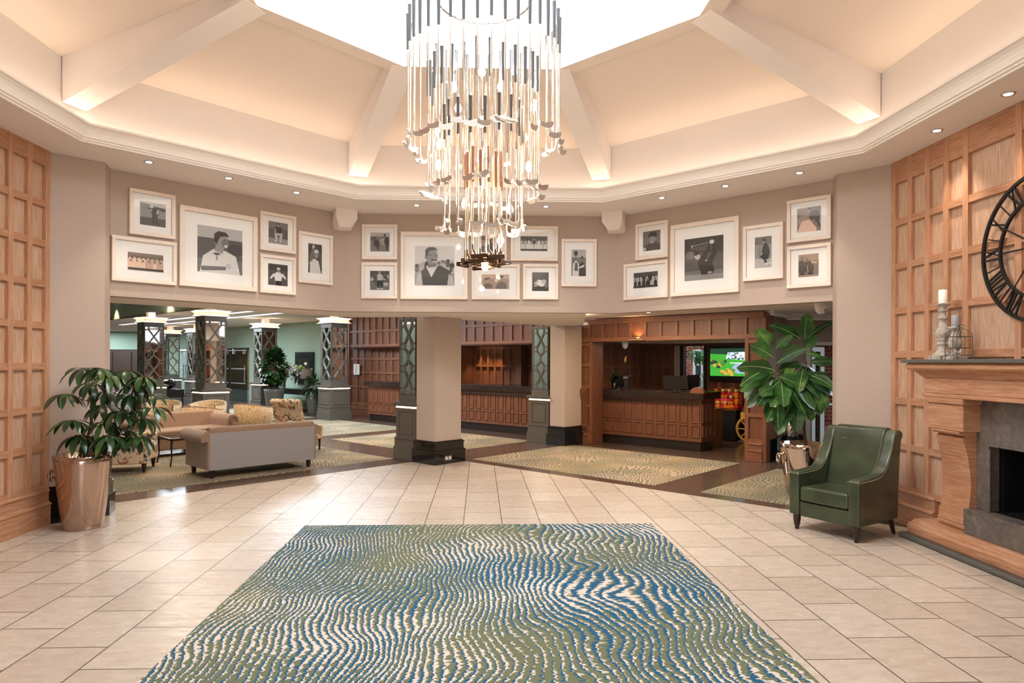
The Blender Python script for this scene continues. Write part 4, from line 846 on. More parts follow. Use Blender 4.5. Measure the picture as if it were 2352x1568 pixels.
# ---- chandelier
t=CH=thing('chandelier','huge tiered chandelier made of hanging golf clubs and glowing bulbs','chandelier',(.022,4.8,0))
b=MB(); 
for R,z in ((.34,4.22),(.545,4.62),(.40,4.62)): b.tube([(R*math.cos(a*PI/20),R*math.sin(a*PI/20),z) for a in range(41)],.009,6,cap=False)
for a in range(8): b.tube([(.04*math.cos(a*PI/4),.04*math.sin(a*PI/4),4.9),(.545*math.cos(a*PI/4),.545*math.sin(a*PI/4),4.62)],.006,5)
b.tube([(0,0,4.6),(0,0,5.08)],.02,8); b.build('hanging_frame',M_chrome,t)
shaft=MB(); shaft.tube([(0,0,.0),(0,0,.9)],[.0045,.0068],8)
shm=shaft; 
def club_meshes(L,gm,putter=False):
    s=MB(); s.tube([(0,0,.03),(0,0,L-.25)],[.0045,.0065],8); s.tube([(0,0,L),(0,0,L+.02)],[.008,.006],8); s.tube([(0,0,L+.02),(0,0,4.62)] if 0 else [(0,0,L+.02),(0,0,L+.6)],.0012,4)
    g=MB(); g.tube([(0,0,L-.25),(0,0,L-.02),(0,0,L)],[.0095,.0125,.0135],10)
    h=MB()
    if not putter:
        h.tube([(0,0,.07),(0,0,.02),(.012,0,-.008)],[.0075,.0075,.007],8)
        out=[(.002,-.018),(.02,-.027),(.045,-.031),(.075,-.029),(.094,-.017),(.099,.0),(.092,.010),(.07,.006),(.04,-.002),(.012,.002),(.004,.006)]
        n=len(out); vs=[(x,-.008-(z+.01)*.45,z) for x,z in out]+[(x*.98,.008-(z+.01)*.2,z*.96) for x,z in out]
        h.add(vs,[tuple(range(n)),tuple(range(n,2*n))[::-1]]+[(i,n+i,n+(i+1)%n,(i+1)%n) for i in range(n)])
        inn=[(.022,-.021),(.07,-.022),(.086,-.010),(.066,-.004),(.03,-.008)]
        h.add([(x,.0095-(z+.01)*.2,z) for x,z in inn]+[(x,.014-(z+.01)*.2,z) for x,z in inn],[tuple(range(5,10))[::-1]]+[(i,(i+1)%5,5+(i+1)%5,5+i) for i in range(5)])
    else:
        h.tube([(0,0,.08),(0,0,.045),(.02,0,.02),(.02,0,0)],[.006,.006,.006,.006],8)
        h.box(-.01,.115,-.012,.012,-.022,.006); h.tube([(.0,.012,-.01),(.03,.06,-.014),(.08,.06,-.014),(.105,.012,-.01)],.006,6)
    return s,g,h
def proto(L,gm,hm,putter=False):
    s,g,h=club_meshes(L,gm,putter)
    o=s.build('golf_club',M_shaft,CH); g.build('grip',gm,o); h.build('club_head',hm,o); return o
pr1=proto(.90,M_grip,M_head); pr4=proto(.77,M_copper,mat('bronze_putter_head','#6d5a4c',.25,1.),True); pr5=proto(.86,mat('brown_rubber_grip','#45403e',.6),M_head)
used={}
def place(prt,x,y,z,rz):
    if prt.name not in used: used[prt.name]=1; o=prt
    else: o=copy_tree(prt,CH)
    o.location=(x,y,z); o.rotation_euler=(0,0,rz)
for R,z,n,pr_,ph in ((.545,3.17,38,pr1,0),(.40,2.83,28,pr1,.1),(.285,2.57,18,pr5,.2),(.13,2.33,14,pr4,.05)):
    for i in range(n):
        a=2*PI*i/n+ph; place(pr_,R*math.cos(a),R*math.sin(a),z+random.uniform(-.025,.025),a+PI/2+random.uniform(-.7,.7)+(PI if random.random()<.25 else 0))
BP=[(965,88),(1070,102),(1192,105),(1258,130),(1042,148),(1107,163),(1182,160),(1042,200),(1150,198),(1226,242),(1052,247),(1107,280),(1003,300),(1204,315),(1010,332),(1115,348),(1008,380),(1215,383),(1107,420),(1068,467),(1171,479),(1150,550),(1114,610)]
bulb=None
for i,(px,py) in enumerate(BP):
    Y=4.8+random.uniform(-.12,.12); p=aty(px,py,Y); q=(p.x-.022,p.y-4.8,p.z)
    if bulb is None:
        b=MB(); b.lathe([(.009,.05),(.014,.024),(.026,.0),(.026,-.015),(.015,-.034),(0,-.04)][::-1],n=12); bulb=b.build('bulb',M_bulb,CH)
        b=MB(); b.tube([(0,0,.04),(0,0,.09)],[.013,.011],10); b.tube([(0,0,.09),(0,0,.5)],.0015,4); b.build('bulb_holder',M_chrome,bulb); o=bulb
    else: o=copy_tree(bulb,CH)
    o.location=q
    if i%3==0: lamp('POINT','bulb_glow',(q[0],q[1],q[2]-.04),9,(1,.78,.55),.05,parent=CH)
# ---- fireplace
t=thing('fireplace','limed oak and grey stone fireplace against the right oak wall','fireplace',(4.25,4.8,0))
def fb(name,boxes,m,bev=.006,parent=None):
    b=MB()
    for x0,x1,y0,y1,z0,z1 in boxes: b.box(x0-4.25,x1-4.25,y0-4.8,y1-4.8,z0,z1)
    return b.build(name,m,parent or t,bevel=bev,seg=2)
YA,YB=5.97,3.63
fb('stone_base',[(3.88,4.25,YB-.06,YA+.06,0,.045)],M_slate,.015)
b=MB(); b.ext([(-.30,.045),(-.31,.07),(-.31,.13),(-.295,.15),(-.265,.155),(-.26,.165),(-.235,.175),(-.23,.19),(-.12,.19),(-.12,.045)],YB-4.8,YA-4.8,0,'y') if 0 else None
prof=[(3.94,.045),(3.93,.07),(3.93,.125),(3.945,.145),(3.97,.15),(3.975,.16),(3.995,.165),(4.0,.18),(4.25,.18),(4.25,.045)]
b.ext([(x-4.25,z) for x,z in prof],YB-4.8,YA-4.8,0,'y'); b.build('oak_plinth',M_oak,t,bevel=.004,seg=2)
fb('hearth',[(4.05,4.22,4.18,5.42,.18,.39),(4.12,4.25,3.9,5.7,.175,.185)],M_stone)
for y0,y1 in ((5.40,5.73),(3.87,4.20)):
    c=fb('corbel_block',[(4.0,4.25,y0-.04,y1+.06,1.03,1.255),(3.985,4.25,y0-.055,y1+.075,1.255,1.305)],M_oak,.008)
    b=MB(); P=[(4.06,.18),(4.06,.215),(4.045,.215),(4.045,.235),(4.06,.25)]
    for i in range(15):
        q=i/14; P.append((4.03+.06*math.sin(PI*q)**.9+.02*(1-q),.25+.72*q))
    P+=[(4.06,.99),(4.01,1.0),(4.0,1.015),(4.0,1.03),(4.25,1.03),(4.25,.18)]
    b.ext([(x-4.25,z) for x,z in P],y0-4.8,y1-4.8,0,'y'); b.build('corbel',M_oak,t)
fb('frieze',[(4.0,4.25,YB+.13,YA-.13,1.34,1.475),(3.985,4.25,YB+.12,YA-.12,1.305,1.34)],M_oak)
b=MB(); P=[(3.99,1.475),(3.985,1.49),(3.975,1.49),(3.97,1.505),(3.945,1.53),(3.93,1.535),(3.905,1.545),(3.895,1.56),(3.895,1.585),(3.91,1.605),(4.25,1.605),(4.25,1.475)]
n_=len(P)
def mant(k): # returns end offset: the cornice also returns on its ends
    return [(x-4.25,z) for x,z in P]
vs=[];
for x,z in P:
    d=4.0-x if x<4.2 else 0.0; d=max(-.0,d); 
    vs+=[(x-4.25,YB+.13-d-4.8 if x<4.2 else YB+.13-(4.0-3.9)*min(1,(z-1.475)/.1)-4.8,z),(x-4.25,YA-.13+d-4.8 if x<4.2 else YA-.13+(.1)*min(1,(z-1.475)/.1)-4.8,z)]
fs=[(2*i,2*i+1,2*((i+1)%n_)+1,2*((i+1)%n_)) for i in range(n_)]+[tuple(2*i for i in range(n_))[::-1],tuple(2*i+1 for i in range(n_))]
b.add(vs,fs); b.build('mantel_cornice',M_oak,t)
fb('mantel_shelf',[(3.87,4.25,YB-.01,YA+.01,1.605,1.635)],M_slate,.004)
fb('stone_surround',[(4.15,4.25,5.27,5.42,.39,1.305),(4.15,4.25,4.18,4.33,.39,1.305),(4.15,4.25,4.33,5.27,.925,1.305),(4.14,4.16,5.25,5.29,.39,.90),(4.14,4.16,4.31,4.35,.39,.90),(4.14,4.16,4.33,5.27,.925,.945)],M_stone,.006)
b=MB(); 
for q in ((4.24,4.62,5.27,5.29),(4.24,4.62,4.31,4.33)): b.box(q[0]-4.25,q[1]-4.25,q[2]-4.8,q[3]-4.8,.37,.945)
b.box(4.60-4.25,4.62-4.25,-.49,.49,.37,.945); b.box(-.01,.37,-.49,.49,.925,.945); b.box(-.05,.37,-.49,.49,.37,.39)
for i in range(46): b.box(.33,.345,-.47+i*.0206,-.47+i*.0206+.009,.39,.925); 
for i in range(16): b.box(.02+i*.0206,.029+i*.0206,.455,.47,.39,.925)
b.build('firebox',M_iron,t)
# ---- wall clock
t=thing('wall_clock','large open black iron clock with Roman numerals on the oak wall','clock',(4.19,4.82,2.485),-PI/2)
RO,RI=.565,.385
def ring(R,w_,name):
    b=MB(); b.add([(rr*math.cos(a*PI/48),yy,rr*math.sin(a*PI/48)) for a in range(96) for rr,yy in ((R-w_,-.01),(R+w_,-.01),(R+w_,.012),(R-w_,.012))],[(i*4+k,((i+1)%96)*4+k,((i+1)%96)*4+(k+1)%4,i*4+(k+1)%4) for i in range(96) for k in range(4)]); return b.build(name,M_iron,t)
ring(RO,.012,'outer_ring'); ring(RI,.010,'inner_ring')
NUM={1:'I',2:'II',3:'III',4:'IIII',5:'V',6:'VI',7:'VII',8:'VIII',9:'IX',10:'X',11:'XI',12:'XII'}
for h in range(1,13):
    b=MB(); an=PI/2-h*PI/6; M=Matrix.Rotation(-(an-PI/2),4,'Y')
    txt=NUM[h]; wid={'I':.03,'V':.075,'X':.075}; tot=sum(wid[c] for c in txt); x=-tot/2
    def bar(x0,z0,x1,z1,w2):
        b.ext([(x0-w2,z0),(x0+w2,z0),(x1+w2,z1),(x1-w2,z1)],-.006,.006,0,'y',M)
    for c in txt:
        q=wid[c]; m_=x+q/2
        if c=='I': bar(m_,RI,m_,RO,.008)
        if c=='V': bar(m_-.028,RO,m_,RI,.008); bar(m_+.028,RO,m_,RI,.005)
        if c=='X': bar(m_-.03,RO,m_+.03,RI,.009); bar(m_+.03,RO,m_-.03,RI,.005)
        x+=q
    b.build('roman_numeral',M_iron,t)
    b=MB(); M=Matrix.Rotation(-(an-PI/2)+PI/12,4,'Y'); b.ext([(-.004,RI),(.004,RI),(.004,RO),(-.004,RO)],-.005,.005,0,'y',M); b.build('hour_spoke',M_stud if h==11 else M_iron,t)
for nm,an,L in (('hour_hand',math.radians(150),.44),('minute_hand',math.radians(232),.50)):
    b=MB(); M=Matrix.Rotation(-(an-PI/2),4,'Y'); b.ext([(-.008,-.06),(.008,-.06),(.004,L),(-.004,L)],-.016,-.011,0,'y',M); b.build(nm,M_iron,t)
b=MB(); M=Matrix.Rotation(PI/2,4,'X'); b.lathe([(.03,-.0),(.03,.02),(.0,.025)],n=16); o=b.build('hub',M_iron,t); o.rotation_euler=(PI/2,0,0)
b=MB(); b.box(-RI,RI,-.004,.004,-.006,.006); b.box(-.006,.006,-.004,.004,-RI,RI); b.box(-.02,.02,.0,.06,-.02,.02); b.build('cross_brace',M_iron,t)
# ---- mantel ornaments
def candlestick(X,Y,prof,label,ch,cr,cm,sqb):
    t=thing('candlestick',label,'candlestick',(X,Y,1.635))
    b=MB(); b.box(-sqb,sqb,-sqb,sqb,0,prof[0][1]); b.lathe(prof,n=22); b.build('stick',M_cand,t)
    b=MB(); z=prof[-1][1]-.006; b.lathe([(cr,z),(cr,z+ch-.004),(cr-.006,z+ch),(cr*.5,z+ch-.006),(0,z+ch-.008)],n=20)
    b.tube([(0,0,z+ch-.008),(.001,0,z+ch+.012)],.0012,4); b.build('candle',cm,t)
h=.575
candlestick(4.07,5.70,[(.075,.035),(.075,.05),(.055,.065),(.045,.085),(.038,.10),(.036,.125),(.042,.13),(.046,.142),(.04,.15),(.034,.155),(.044,.165),(.046,.172),(.036,.18),(.05,.20),(.062,.225),(.06,.25),(.045,.28),(.032,.31),(.026,.34),(.03,.35),(.044,.36),(.044,.366),(.028,.376),(.024,.40),(.026,.42),(.04,.43),(.038,.438),(.024,.446),(.03,.462),(.056,.482),(.06,.49),(.04,.494)],'tall pale plaster candlestick with an ivory candle on the mantel',.125,.034,M_wax,.078)
candlestick(4.05,5.52,[(.06,.025),(.05,.035),(.03,.045),(.022,.07),(.03,.08),(.048,.11),(.056,.14),(.05,.17),(.036,.205),(.026,.235),(.028,.245),(.05,.26),(.058,.275),(.04,.28)],'short pale candlestick with a grey candle behind the wire birdcage',.105,.030,M_waxg,.062)
t=thing('birdcage','small open grey wire birdcage standing on the mantel','birdcage',(4.0,5.41,1.635))
b=MB(); r_=.068; H1=.19
cs=[(-r_,-r_),(r_,-r_),(r_,r_),(-r_,r_)]
for x,y in cs:
    b.tube([(x,y,.0),(x,y,H1),(x*.95,y*.95,H1+.025),(x*.7,y*.7,H1+.05),(x*.3,y*.3,H1+.068),(0,0,H1+.09)],.0035,6); b.ball((x,y,.004),.006,0,6)
for x,y in ((0,-r_),(0,r_)): b.tube([(x,y,0.03),(x,y,H1),(x,y*.7,H1+.045),(0,0,H1+.08)],.0028,6)
for z in (.035,.095,.19): b.tube([(x,y,z) for x,y in cs]+[(cs[0][0],cs[0][1],z)],.003,6)
b.ball((0,0,H1+.095),.011,0,8); b.tube([(.0,-.0,H1+.1),(.03,-.01,H1+.1),(.05,-.02,H1+.08)],.0025,5)
b.build('wire_frame',M_slate,t)
for i,(y,x,a) in enumerate(((.03,0,2.0),(-.025,0,.9))):
    tt=thing('bird_figurine','small grey bird figurine inside the birdcage, '+('left one' if i==0 else 'right one'),'figurine',(4.0+x,5.41+y,1.672),a,'bird figurines')
    b=MB(); b.ball((0,0,.025),.018,0,10,(1,.75,.85)); b.ball((.014,0,.043),.011,0,8); b.add([(.024,-.003,.043),(.024,.003,.043),(.034,0,.041)],[(0,1,2)]); b.tube([(-.012,0,.02),(-.045,0,.008)],[.009,.003],6); b.tube([(0,0,0),(0,0,.015)],.002,4); b.build('body',M_cand,tt)
# ---- green leather armchair
t=thing('leather_armchair','dark green leather armchair with brass studs on the tiles by the fireplace','armchair',(3.215,6.06,0),-math.radians(60.6))
def armprof(): return [(-.05,.145),(-.055,.53),(-.035,.56),(.10,.565),(.24,.575),(.33,.60),(.40,.66),(.46,.76),(.50,.86),(.53,.94),(.575,.975),(.63,.975),(.665,.95),(.665,.915),(.64,.88),(.62,.75),(.60,.50),(.585,.155)]
for s in (-1,1):
    b=MB(); x0,x1=(.245,.35) if s>0 else (-.35,-.245); b.ext(armprof(),x0,x1,0,'x'); o=b.build('arm',M_leather,t,bevel=.022,seg=4)
    b=MB(); pts=[(-.05,.548),(-.03,.552),(.10,.556),(.24,.567),(.322,.592),(.39,.652),(.448,.755),(.487,.86),(.52,.945),(.57,.972)]
    for xx in ((.352,.243) if s>0 else (-.352,-.243)):
        L=0
        for (a,c),(d,e) in zip(pts[:-1],pts[1:]):
            n=max(1,int(math.hypot(d-a,e-c)/.012))
            for k in range(n): b.ball((xx,a+(d-a)*k/n,c-.012+(e-c)*k/n),.0034,0,5)
    for k in range(9): b.ball((x0+.01+k*.0106,-.057,.542),.0034,0,5)
    b.build('studs',M_stud,o)
b=MB(); P=[(.36,.30),(.40,.45),(.47,.72),(.515,.90),(.545,.965),(.60,.995),(.65,.985),(.675,.955),(.67,.92),(.64,.90),(.62,.78),(.60,.5),(.585,.2),(.40,.2)]
b.ext(P,-.25,.25,0,'x'); b.build('backrest',M_leather,t,bevel=.03,seg=4)
b=MB(); b.box(-.243,.243,-.045,.40,.28,.425); b.build('seat_cushion',M_leather,t,bevel=.03,seg=4)
b=MB(); b.box(-.25,.25,-.03,.50,.135,.275); b.build('seat_base',M_leather,t,bevel=.015)
for x,y in ((-.295,0),(.295,0)):
    b=MB(); b.lathe([(.017,0),(.021,.03),(.024,.034),(.024,.042),(.028,.046),(.035,.10),(.036,.15)],(x,y,0),16); b.build('leg',M_darkwood,t)
for x in (-.29,.29):
    b=MB(); b.tube([(x,.62,0),(x,.55,.16)],[.018,.026],4); b.build('leg',M_darkwood,t)
# ---- planters
def planter(name,label,loc,rt,rb,h,m,ring=None):
    t=thing(name,label,'potted plant',loc)
    prof=[(rb*.97,0),(rb,.008)]+[(rb+(rt-rb)*(q/10)**.85,h*q/10) for q in range(1,11)]+[(rt-.008,h+.004),(rt-.028,h),(rt-.035,h-.06),(0,h-.06)]
    b=MB(); b.lathe(prof,n=40); pot=b.build('pot',m,t)
    b=MB(); b.lathe([(rt-.037,h-.062),(rt*.4,h-.045),(0,h-.04)],n=24); b.build('soil',M_soil,t)
    for a in ring or ():
        b=MB(); M=Matrix.Rotation(a,4,'Z'); r0=rb+(rt-rb)*.72
        b.tube([M@Vector((r0+.0,0,h*.78)),M@Vector((r0+.045,0,h*.79))],.014,8)
        b.tube([M@Vector((r0+.055+.0*math.cos(q*PI/8),.045*math.cos(q*PI/8),h*.78-.04+.05*math.sin(q*PI/8))) for q in range(17)],.013,8,cap=False); b.build('ring_handle',m,pot)
    return t
PX,PY=-3.80,6.52
t=planter('potted_schefflera','leafy umbrella plant in a tapered nickel planter beside the left pier',(PX,PY,0),.25,.165,.70,M_pot,(PI*1.03,))
CL=[(230,845),(310,880),(240,900),(300,940),(250,1000),(320,1000),(190,845),(150,905),(165,965),(235,930),(215,1000),(300,905),(285,985),(330,960),(262,1010),(330,865),(290,850),(250,860),(345,905),(210,880),(305,1000),(180,1000),(240,970),(275,945),(225,1015),(352,935)]
b=MB(); st=MB(); trunk=[(0.0,0,.64),(.06,.0,.95),(.10,.02,1.2),(.12,.0,1.42)]
st.tube(trunk,[.014,.012,.010,.007],8); trunk2=[(.06,.03,.64),(.25,.06,.9),(.40,.06,1.15),(.45,.04,1.35)]; st.tube(trunk2,[.012,.010,.009,.006],8)
for i,(px,py) in enumerate(CL):
    p=aty(px,py,PY+random.uniform(-.28,.12)); q=Vector((p.x-PX,p.y-PY,p.z))
    src=min([Vector(v) for v in trunk[1:]+trunk2],key=lambda v:(v-Vector((q.x*.6,q.y*.6,q.z-.15))).length)
    st.tube([src,(src+q)/2+Vector((0,0,-.01)),q],[.005,.004,.0035],6)
    n=9; ph=random.uniform(0,2)
    for k in range(n):
        a=ph+2*PI*k/n+random.uniform(-.15,.15); d=Vector((math.cos(a),math.sin(a),random.uniform(-.35,.15)))
        s_=q+d.normalized()*.03; st.tube([q,s_],.002,4)
        leafmesh(b,s_,d,random.uniform(.18,.24),random.uniform(.052,.066),random.uniform(.6,1.1),0,ns=6,fold=.25)
b.build('foliage',M_leaf,t); st.build('stem',M_bark,t)
FX,FYY=3.93,7.92
t=planter('potted_fig','fiddle leaf fig in a polished nickel planter behind the armchair','' and 0 or (FX,FYY,0),.275,.19,.63,M_potR,(PI*.98,))
st=MB(); st.tube([(.03,0,.57),(.0,0,.8),(-.03,0,1.05),(.02,0,1.35),(.03,0,1.62)],[.02,.018,.016,.012,.008],8); st.tube([(-.03,0,1.05),(-.2,-.02,1.2),(-.30,-.02,1.42),(-.36,-.02,1.6)],[.014,.012,.01,.007],8); st.build('stem',M_bark,t)
LV=[((1848,778),(1852,723),.14),((1838,778),(1778,740),.09),((1855,775),(1905,735),.06),((1768,795),(1745,758),.15),((1775,820),(1732,790),.13),((1782,800),(1812,768),.09),((1850,800),(1870,772),.1),((1778,850),(1703,832),.13),((1775,845),(1705,868),.1),((1782,835),(1843,795),.09),((1783,858),(1830,830),.1),((1770,855),(1705,885),.13),((1845,800),(1795,800),.12),((1850,810),(1882,816),.06),((1860,832),(1920,825),.09),((1830,835),(1875,850),.09),((1860,855),(1920,880),.1),((1790,865),(1845,885),.12),((1770,865),(1720,920),.12),((1785,868),(1753,905),.14),((1860,870),(1905,895),.12),((1855,880),(1885,935),.14),((1800,870),(1850,940),.15),((1795,880),(1800,925),.13),((1790,900),(1760,950),.13),((1830,890),(1850,915),.1),((1810,920),(1790,970),.14),((1830,920),(1825,975),.13),((1780,905),(1775,965),.12),((1815,860),(1850,895),.12),((1820,890),(1870,930),.13),((1835,860),(1880,905),.12),((1800,900),(1770,925),.12),((1840,905),(1860,945),.12),((1825,845),(1800,880),.12),((1870,860),(1900,925),.09),((1845,850),(1835,890),.1),((1775,890),(1745,900),.12)]
b=MB()
LV=LV+[((a[0]+6,a[1]+8),(c[0]+random.uniform(-14,16),c[1]+random.uniform(2,18)),w_*.9) for a,c,w_ in LV if c[1]>840][:22]
for i,(a,c,w_) in enumerate(LV):
    ya=FYY+random.uniform(-.1,.1); yc=ya+random.uniform(-.22,.08)-.04*(c[1]>a[1])
    A=aty(a[0],a[1],ya); C=aty(c[0],c[1],yc); d=C-A; L=d.length*1.05
    bd=Vector((A.x-FX,A.y-FYY,A.z))
    leafmesh(b,bd,d+Vector((0,0,.10*L)),L*1.08,w_*2.2,.28,0,up=Vector((random.uniform(-.35,.35),-1,.05)) if c[1]<a[1] else (Vector((random.uniform(-.3,.3),-.9,.5)) if i%3 else Vector((0,-.5,1))),shape='fig',ns=8,fold=.22,rib=1)
b.build('foliage',[M_fig,M_rib],t)
# ---- sofas
def sofa(name,label,loc,rz,L,m,ms,mback=None):
    t=thing(name,label,'sofa',loc,rz); h=L/2; mb_=mback or m
    b=MB(); b.box(-h+.02,h-.02,-.40,.33,.12,.30); b.build('base',m,t,bevel=.02)
    b=MB(); b.box(-h+.1,h-.1,-.41,.18,.30,.44); b.build('seat_cushion',m,t,bevel=.04,seg=4)
    # rolled back
    def roll(R,c0,c1,bx,n=14): 
        return [(c0+R*math.cos(-PI*.35+i*(PI*1.35)/n),c1+R*math.sin(-PI*.35+i*(PI*1.35)/n)) for i in range(n+1)]
    b=MB(); P=[(.14,.30),(.36,.12),(.37,.12),(.375,.55)]+[(.315+.07*math.cos(-.35+i*(PI+.35)/12),.63+.07*math.sin(-.35+i*(PI+.35)/12)) for i in range(13)]+[(.20,.50)]
    b.ext(P,-h+.03,h-.03,0,'x'); b.build('backrest',m,t,bevel=.012)
    b=MB(); b.box(-h+.03,h-.03,.374,.384,.115,.635); b.build('back_panel',mb_,t,bevel=.003,seg=2)
    for s in (-1,1):
        b=MB(); P=[(s*(h-.14),.12),(s*(h),.12),(s*h,.50)]+[(s*(h-.02+.105*math.cos(-.5+i*(PI+.5)/12)),.545+.105*math.sin(-.5+i*(PI+.5)/12)) for i in range(13)]+[(s*(h-.13),.46)]
        b.ext(P,-.42,.38,0,'y'); a=b.build('arm',m,t,bevel=.012)
        b=MB(); pts=[(s*(h-.02+.07*math.cos(q*PI/8)),-.427,.545+.07*math.sin(q*PI/8)) for q in range(-2,12)]; b.tube(pts,.008,6); b.build('scroll_piping',m,a)
    for x in (-h+.09,h-.09):
        for y in (-.34,.31):
            b=MB(); b.lathe([(.028,0),(.04,.12)],(x,y,0),12,a0=PI/4); b.build('leg',M_darkwood,t)
    return t
# centre from the back feet
sofa('rolled_arm_sofa','grey rolled arm sofa seen from behind at the edge of the stone floor',(-3.34,9.94,0),math.radians(-136.8),1.62,M_fab,None,M_fabB)
sofa('rolled_arm_sofa','brown rolled arm sofa facing the grey sofa, beside the bird print chair',(-5.30,11.75,0),math.radians(50),1.75,M_fab,None)
# ---- bird print armchair
t=thing('bird_print_armchair','low square armchair in bird print fabric behind the left planter','armchair',(-5.18,9.92,0),math.radians(104))
for s in (-1,1):
    b=MB(); x0,x1=(.24,.34) if s>0 else (-.34,-.24); b.ext([(-.36,.13),(-.36,.50),(-.34,.52),(.30,.53),(.36,.70),(.40,.70),(.38,.13)],x0,x1,0,'x'); b.build('arm',M_bird,t,bevel=.02)
b=MB(); b.ext([(.20,.2),(.30,.45),(.38,.80),(.44,.80),(.42,.2)],-.25,.25,0,'x'); b.build('backrest',M_bird,t,bevel=.03)
b=MB(); b.box(-.24,.24,-.36,.25,.15,.42); b.build('seat_cushion',M_bird,t,bevel=.03)
for x in (-.29,.29):
    for y in (-.31,.33):
        b=MB(); b.lathe([(.016,0),(.022,.04),(.028,.05),(.034,.14)],(x,y,0),12); b.build('leg',M_darkwood,t)
# slipper chair
t=thing('slipper_chair','high backed chair in dark bird print fabric behind the right end of the grey sofa','chair',(-3.22,12.0,0),math.radians(160))
b=MB(); P=[(.18,.25),(.22,.45),(.30,.75),(.33,.90),(.37,.95),(.43,.95),(.46,.91),(.44,.86),(.39,.80),(.33,.55),(.30,.22)]
b.ext(P,-.29,.29,0,'x'); b.build('backrest',M_bird,t,bevel=.03,seg=4)
b=MB(); b.box(-.28,.28,-.34,.24,.2,.45); b.build('seat',M_bird,t,bevel=.04,seg=4)
for x in (-.23,.23):
    for y in (-.28,.24): b=MB(); b.lathe([(.015,0),(.024,.2)],(x,y,0),8); b.build('leg',M_darkwood,t)
# tub chairs
def tub(label,loc,rz):
    t=thing('tub_chair',label,'armchair',loc,rz,'gold leaf patterned tub chairs')
    ang=[math.radians(-40+i*260/22) for i in range(23)]; vs=[]
    for a in ang:
        fr=max(0.,math.sin(a)); zt=.64+.08*max(0,math.sin(a*1.0))**1.0
        for r,z in ((.36,.16),(.385,.45),(.40,zt),(.37,zt+.02),(.345,zt),(.32,.45),(.31,.16)): vs.append((r*math.cos(a),r*math.sin(a)*.95,z))
    n=7; fs=[(i*n+k,i*n+(k+1)%n,(i+1)*n+(k+1)%n,(i+1)*n+k) for i in range(22) for k in range(n)]+[tuple(range(n)),tuple(range(22*n,23*n))[::-1]]
    b=MB(); b.add(vs,fs,0,True); b.build('shell',M_tub,t)
    b=MB(); b.tube([((.3875)*math.cos(a),(.3875)*math.sin(a)*.95,.652+.08*max(0,math.sin(a))) for a in ang],.012,6); b.build('piping',M_fab,t)
    b=MB(); b.lathe([(.30,.2),(.315,.24),(.315,.38),(.29,.42),(0,.43)],n=24); b.build('seat_cushion',M_tub,t)
    for x in (-.22,.22):
        for y in (-.2,.24): b=MB(); b.lathe([(.014,0),(.024,.2)],(x,y,0),8); b.build('leg',M_darkwood,t)
tub('tub chair facing the camera, left of the pair before the large lit column',(-6.95,14.8,0),.15)
tub('tub chair facing the camera, right of the pair before the large lit column',(-5.95,14.75,0),-.1)
tub('tub chair seen from behind, directly behind the brown sofa',(-5.42,13.2,0),PI-.15)
tub('tub chair seen from behind, right of the brown sofa arm',(-4.68,13.95,0),PI-.35)
# coffee table
t=thing('coffee_table','low dark framed glass coffee table between the two sofas','table',(-4.55,10.75,0),math.radians(43))
b=MB(); b.box(-.42,.42,-.28,.28,.40,.415); b.build('glass_top',M_pane,t); b=MB()
for q in ((-.44,.44,-.30,-.27),(-.44,.44,.27,.30),(-.44,-.41,-.3,.3),(.41,.44,-.3,.3)): b.box(q[0],q[1],q[2],q[3],.385,.42)
b.build('frame',M_darkwood,t)
for x in (-.42,.42):
    for y in (-.28,.28): b=MB(); b.tube([(x*1.06,y*1.06,0),(x*1.0,y,.15),(x*1.02,y*1.02,.3),(x,y,.39)],[.012,.010,.014,.018],6); b.build('leg',M_iron,t)
# ---- console group against the green wall
cx0,cx1,cyy=-30.2/R2,-26.6/R2,16.1/R2
def lw(x,y,z=0): return (x*math.cos(DG)-y*math.sin(DG),x*math.sin(DG)+y*math.cos(DG),z)
cm=(cx0+cx1)/2; hw=(cx1-cx0)/2
t=thing('console_table','long black console table with scrolled iron ends against the green wall','table',lw(cm,cyy),DG)
b=MB(); b.box(-hw,hw,-.2,.2,.66,.70); b.box(-hw+.04,hw-.04,-.18,.18,.52,.66); b.build('tabletop',M_black,t,bevel=.004,seg=2)
for s in (-1,1):
    for y in (-.16,.16): b=MB(); b.box(s*(hw-.08)-.025,s*(hw-.08)+.025,y-.025,y+.025,.06,.52); b.build('leg',M_black,t)
    b=MB(); b.tube([(s*(hw-.25+.1*math.cos(q)*(1-q/14)),-.16,.18+.1*math.sin(q)*(1-q/14)) for q in [i*.5 for i in range(22)]],.008,5); b.tube([(s*(hw-.12),-.16,.5),(s*(hw-.3),-.16,.32),(s*(hw-.15),-.16,.18)],.008,5); b.build('scroll',M_iron,t)
b=MB(); b.box(-hw+.03,hw-.03,-.18,.18,.03,.07); b.build('base',M_black,t)
def tlamp(x,label):
    t=thing('table_lamp',label,'lamp',lw(x,cyy,.70),DG,'table lamps on the console table')
    b=MB(); b.lathe([(.09,0),(.09,.015),(.075,.03),(.085,.06),(.085,.27),(.06,.31),(.03,.33),(.03,.36)],n=16); b.build('base',M_stone,t)
    b=MB(); b.lathe([(.20,.35),(.155,.66),(.15,.66),(.195,.35)],n=24); m=mat('taupe_shade','#6b5850',.8,emit=.04,ecol='#a06a48') if 'taupe_shade' not in MATS else MATS['taupe_shade']; b.build('lamp_shade',m,t)
    lamp('POINT','lamp_bulb',(0,0,.48),8,(1,.65,.32),.06,parent=t)
tlamp(cm-.72,'left table lamp with a taupe shade beside the flower vase'); tlamp(cm+.80,'right table lamp with a taupe shade beside the leafy plant')
t=thing('flower_vase','tall footed glass vase of white and lime flowers on the console table','vase',lw(cm+.1,cyy-.02,.70))
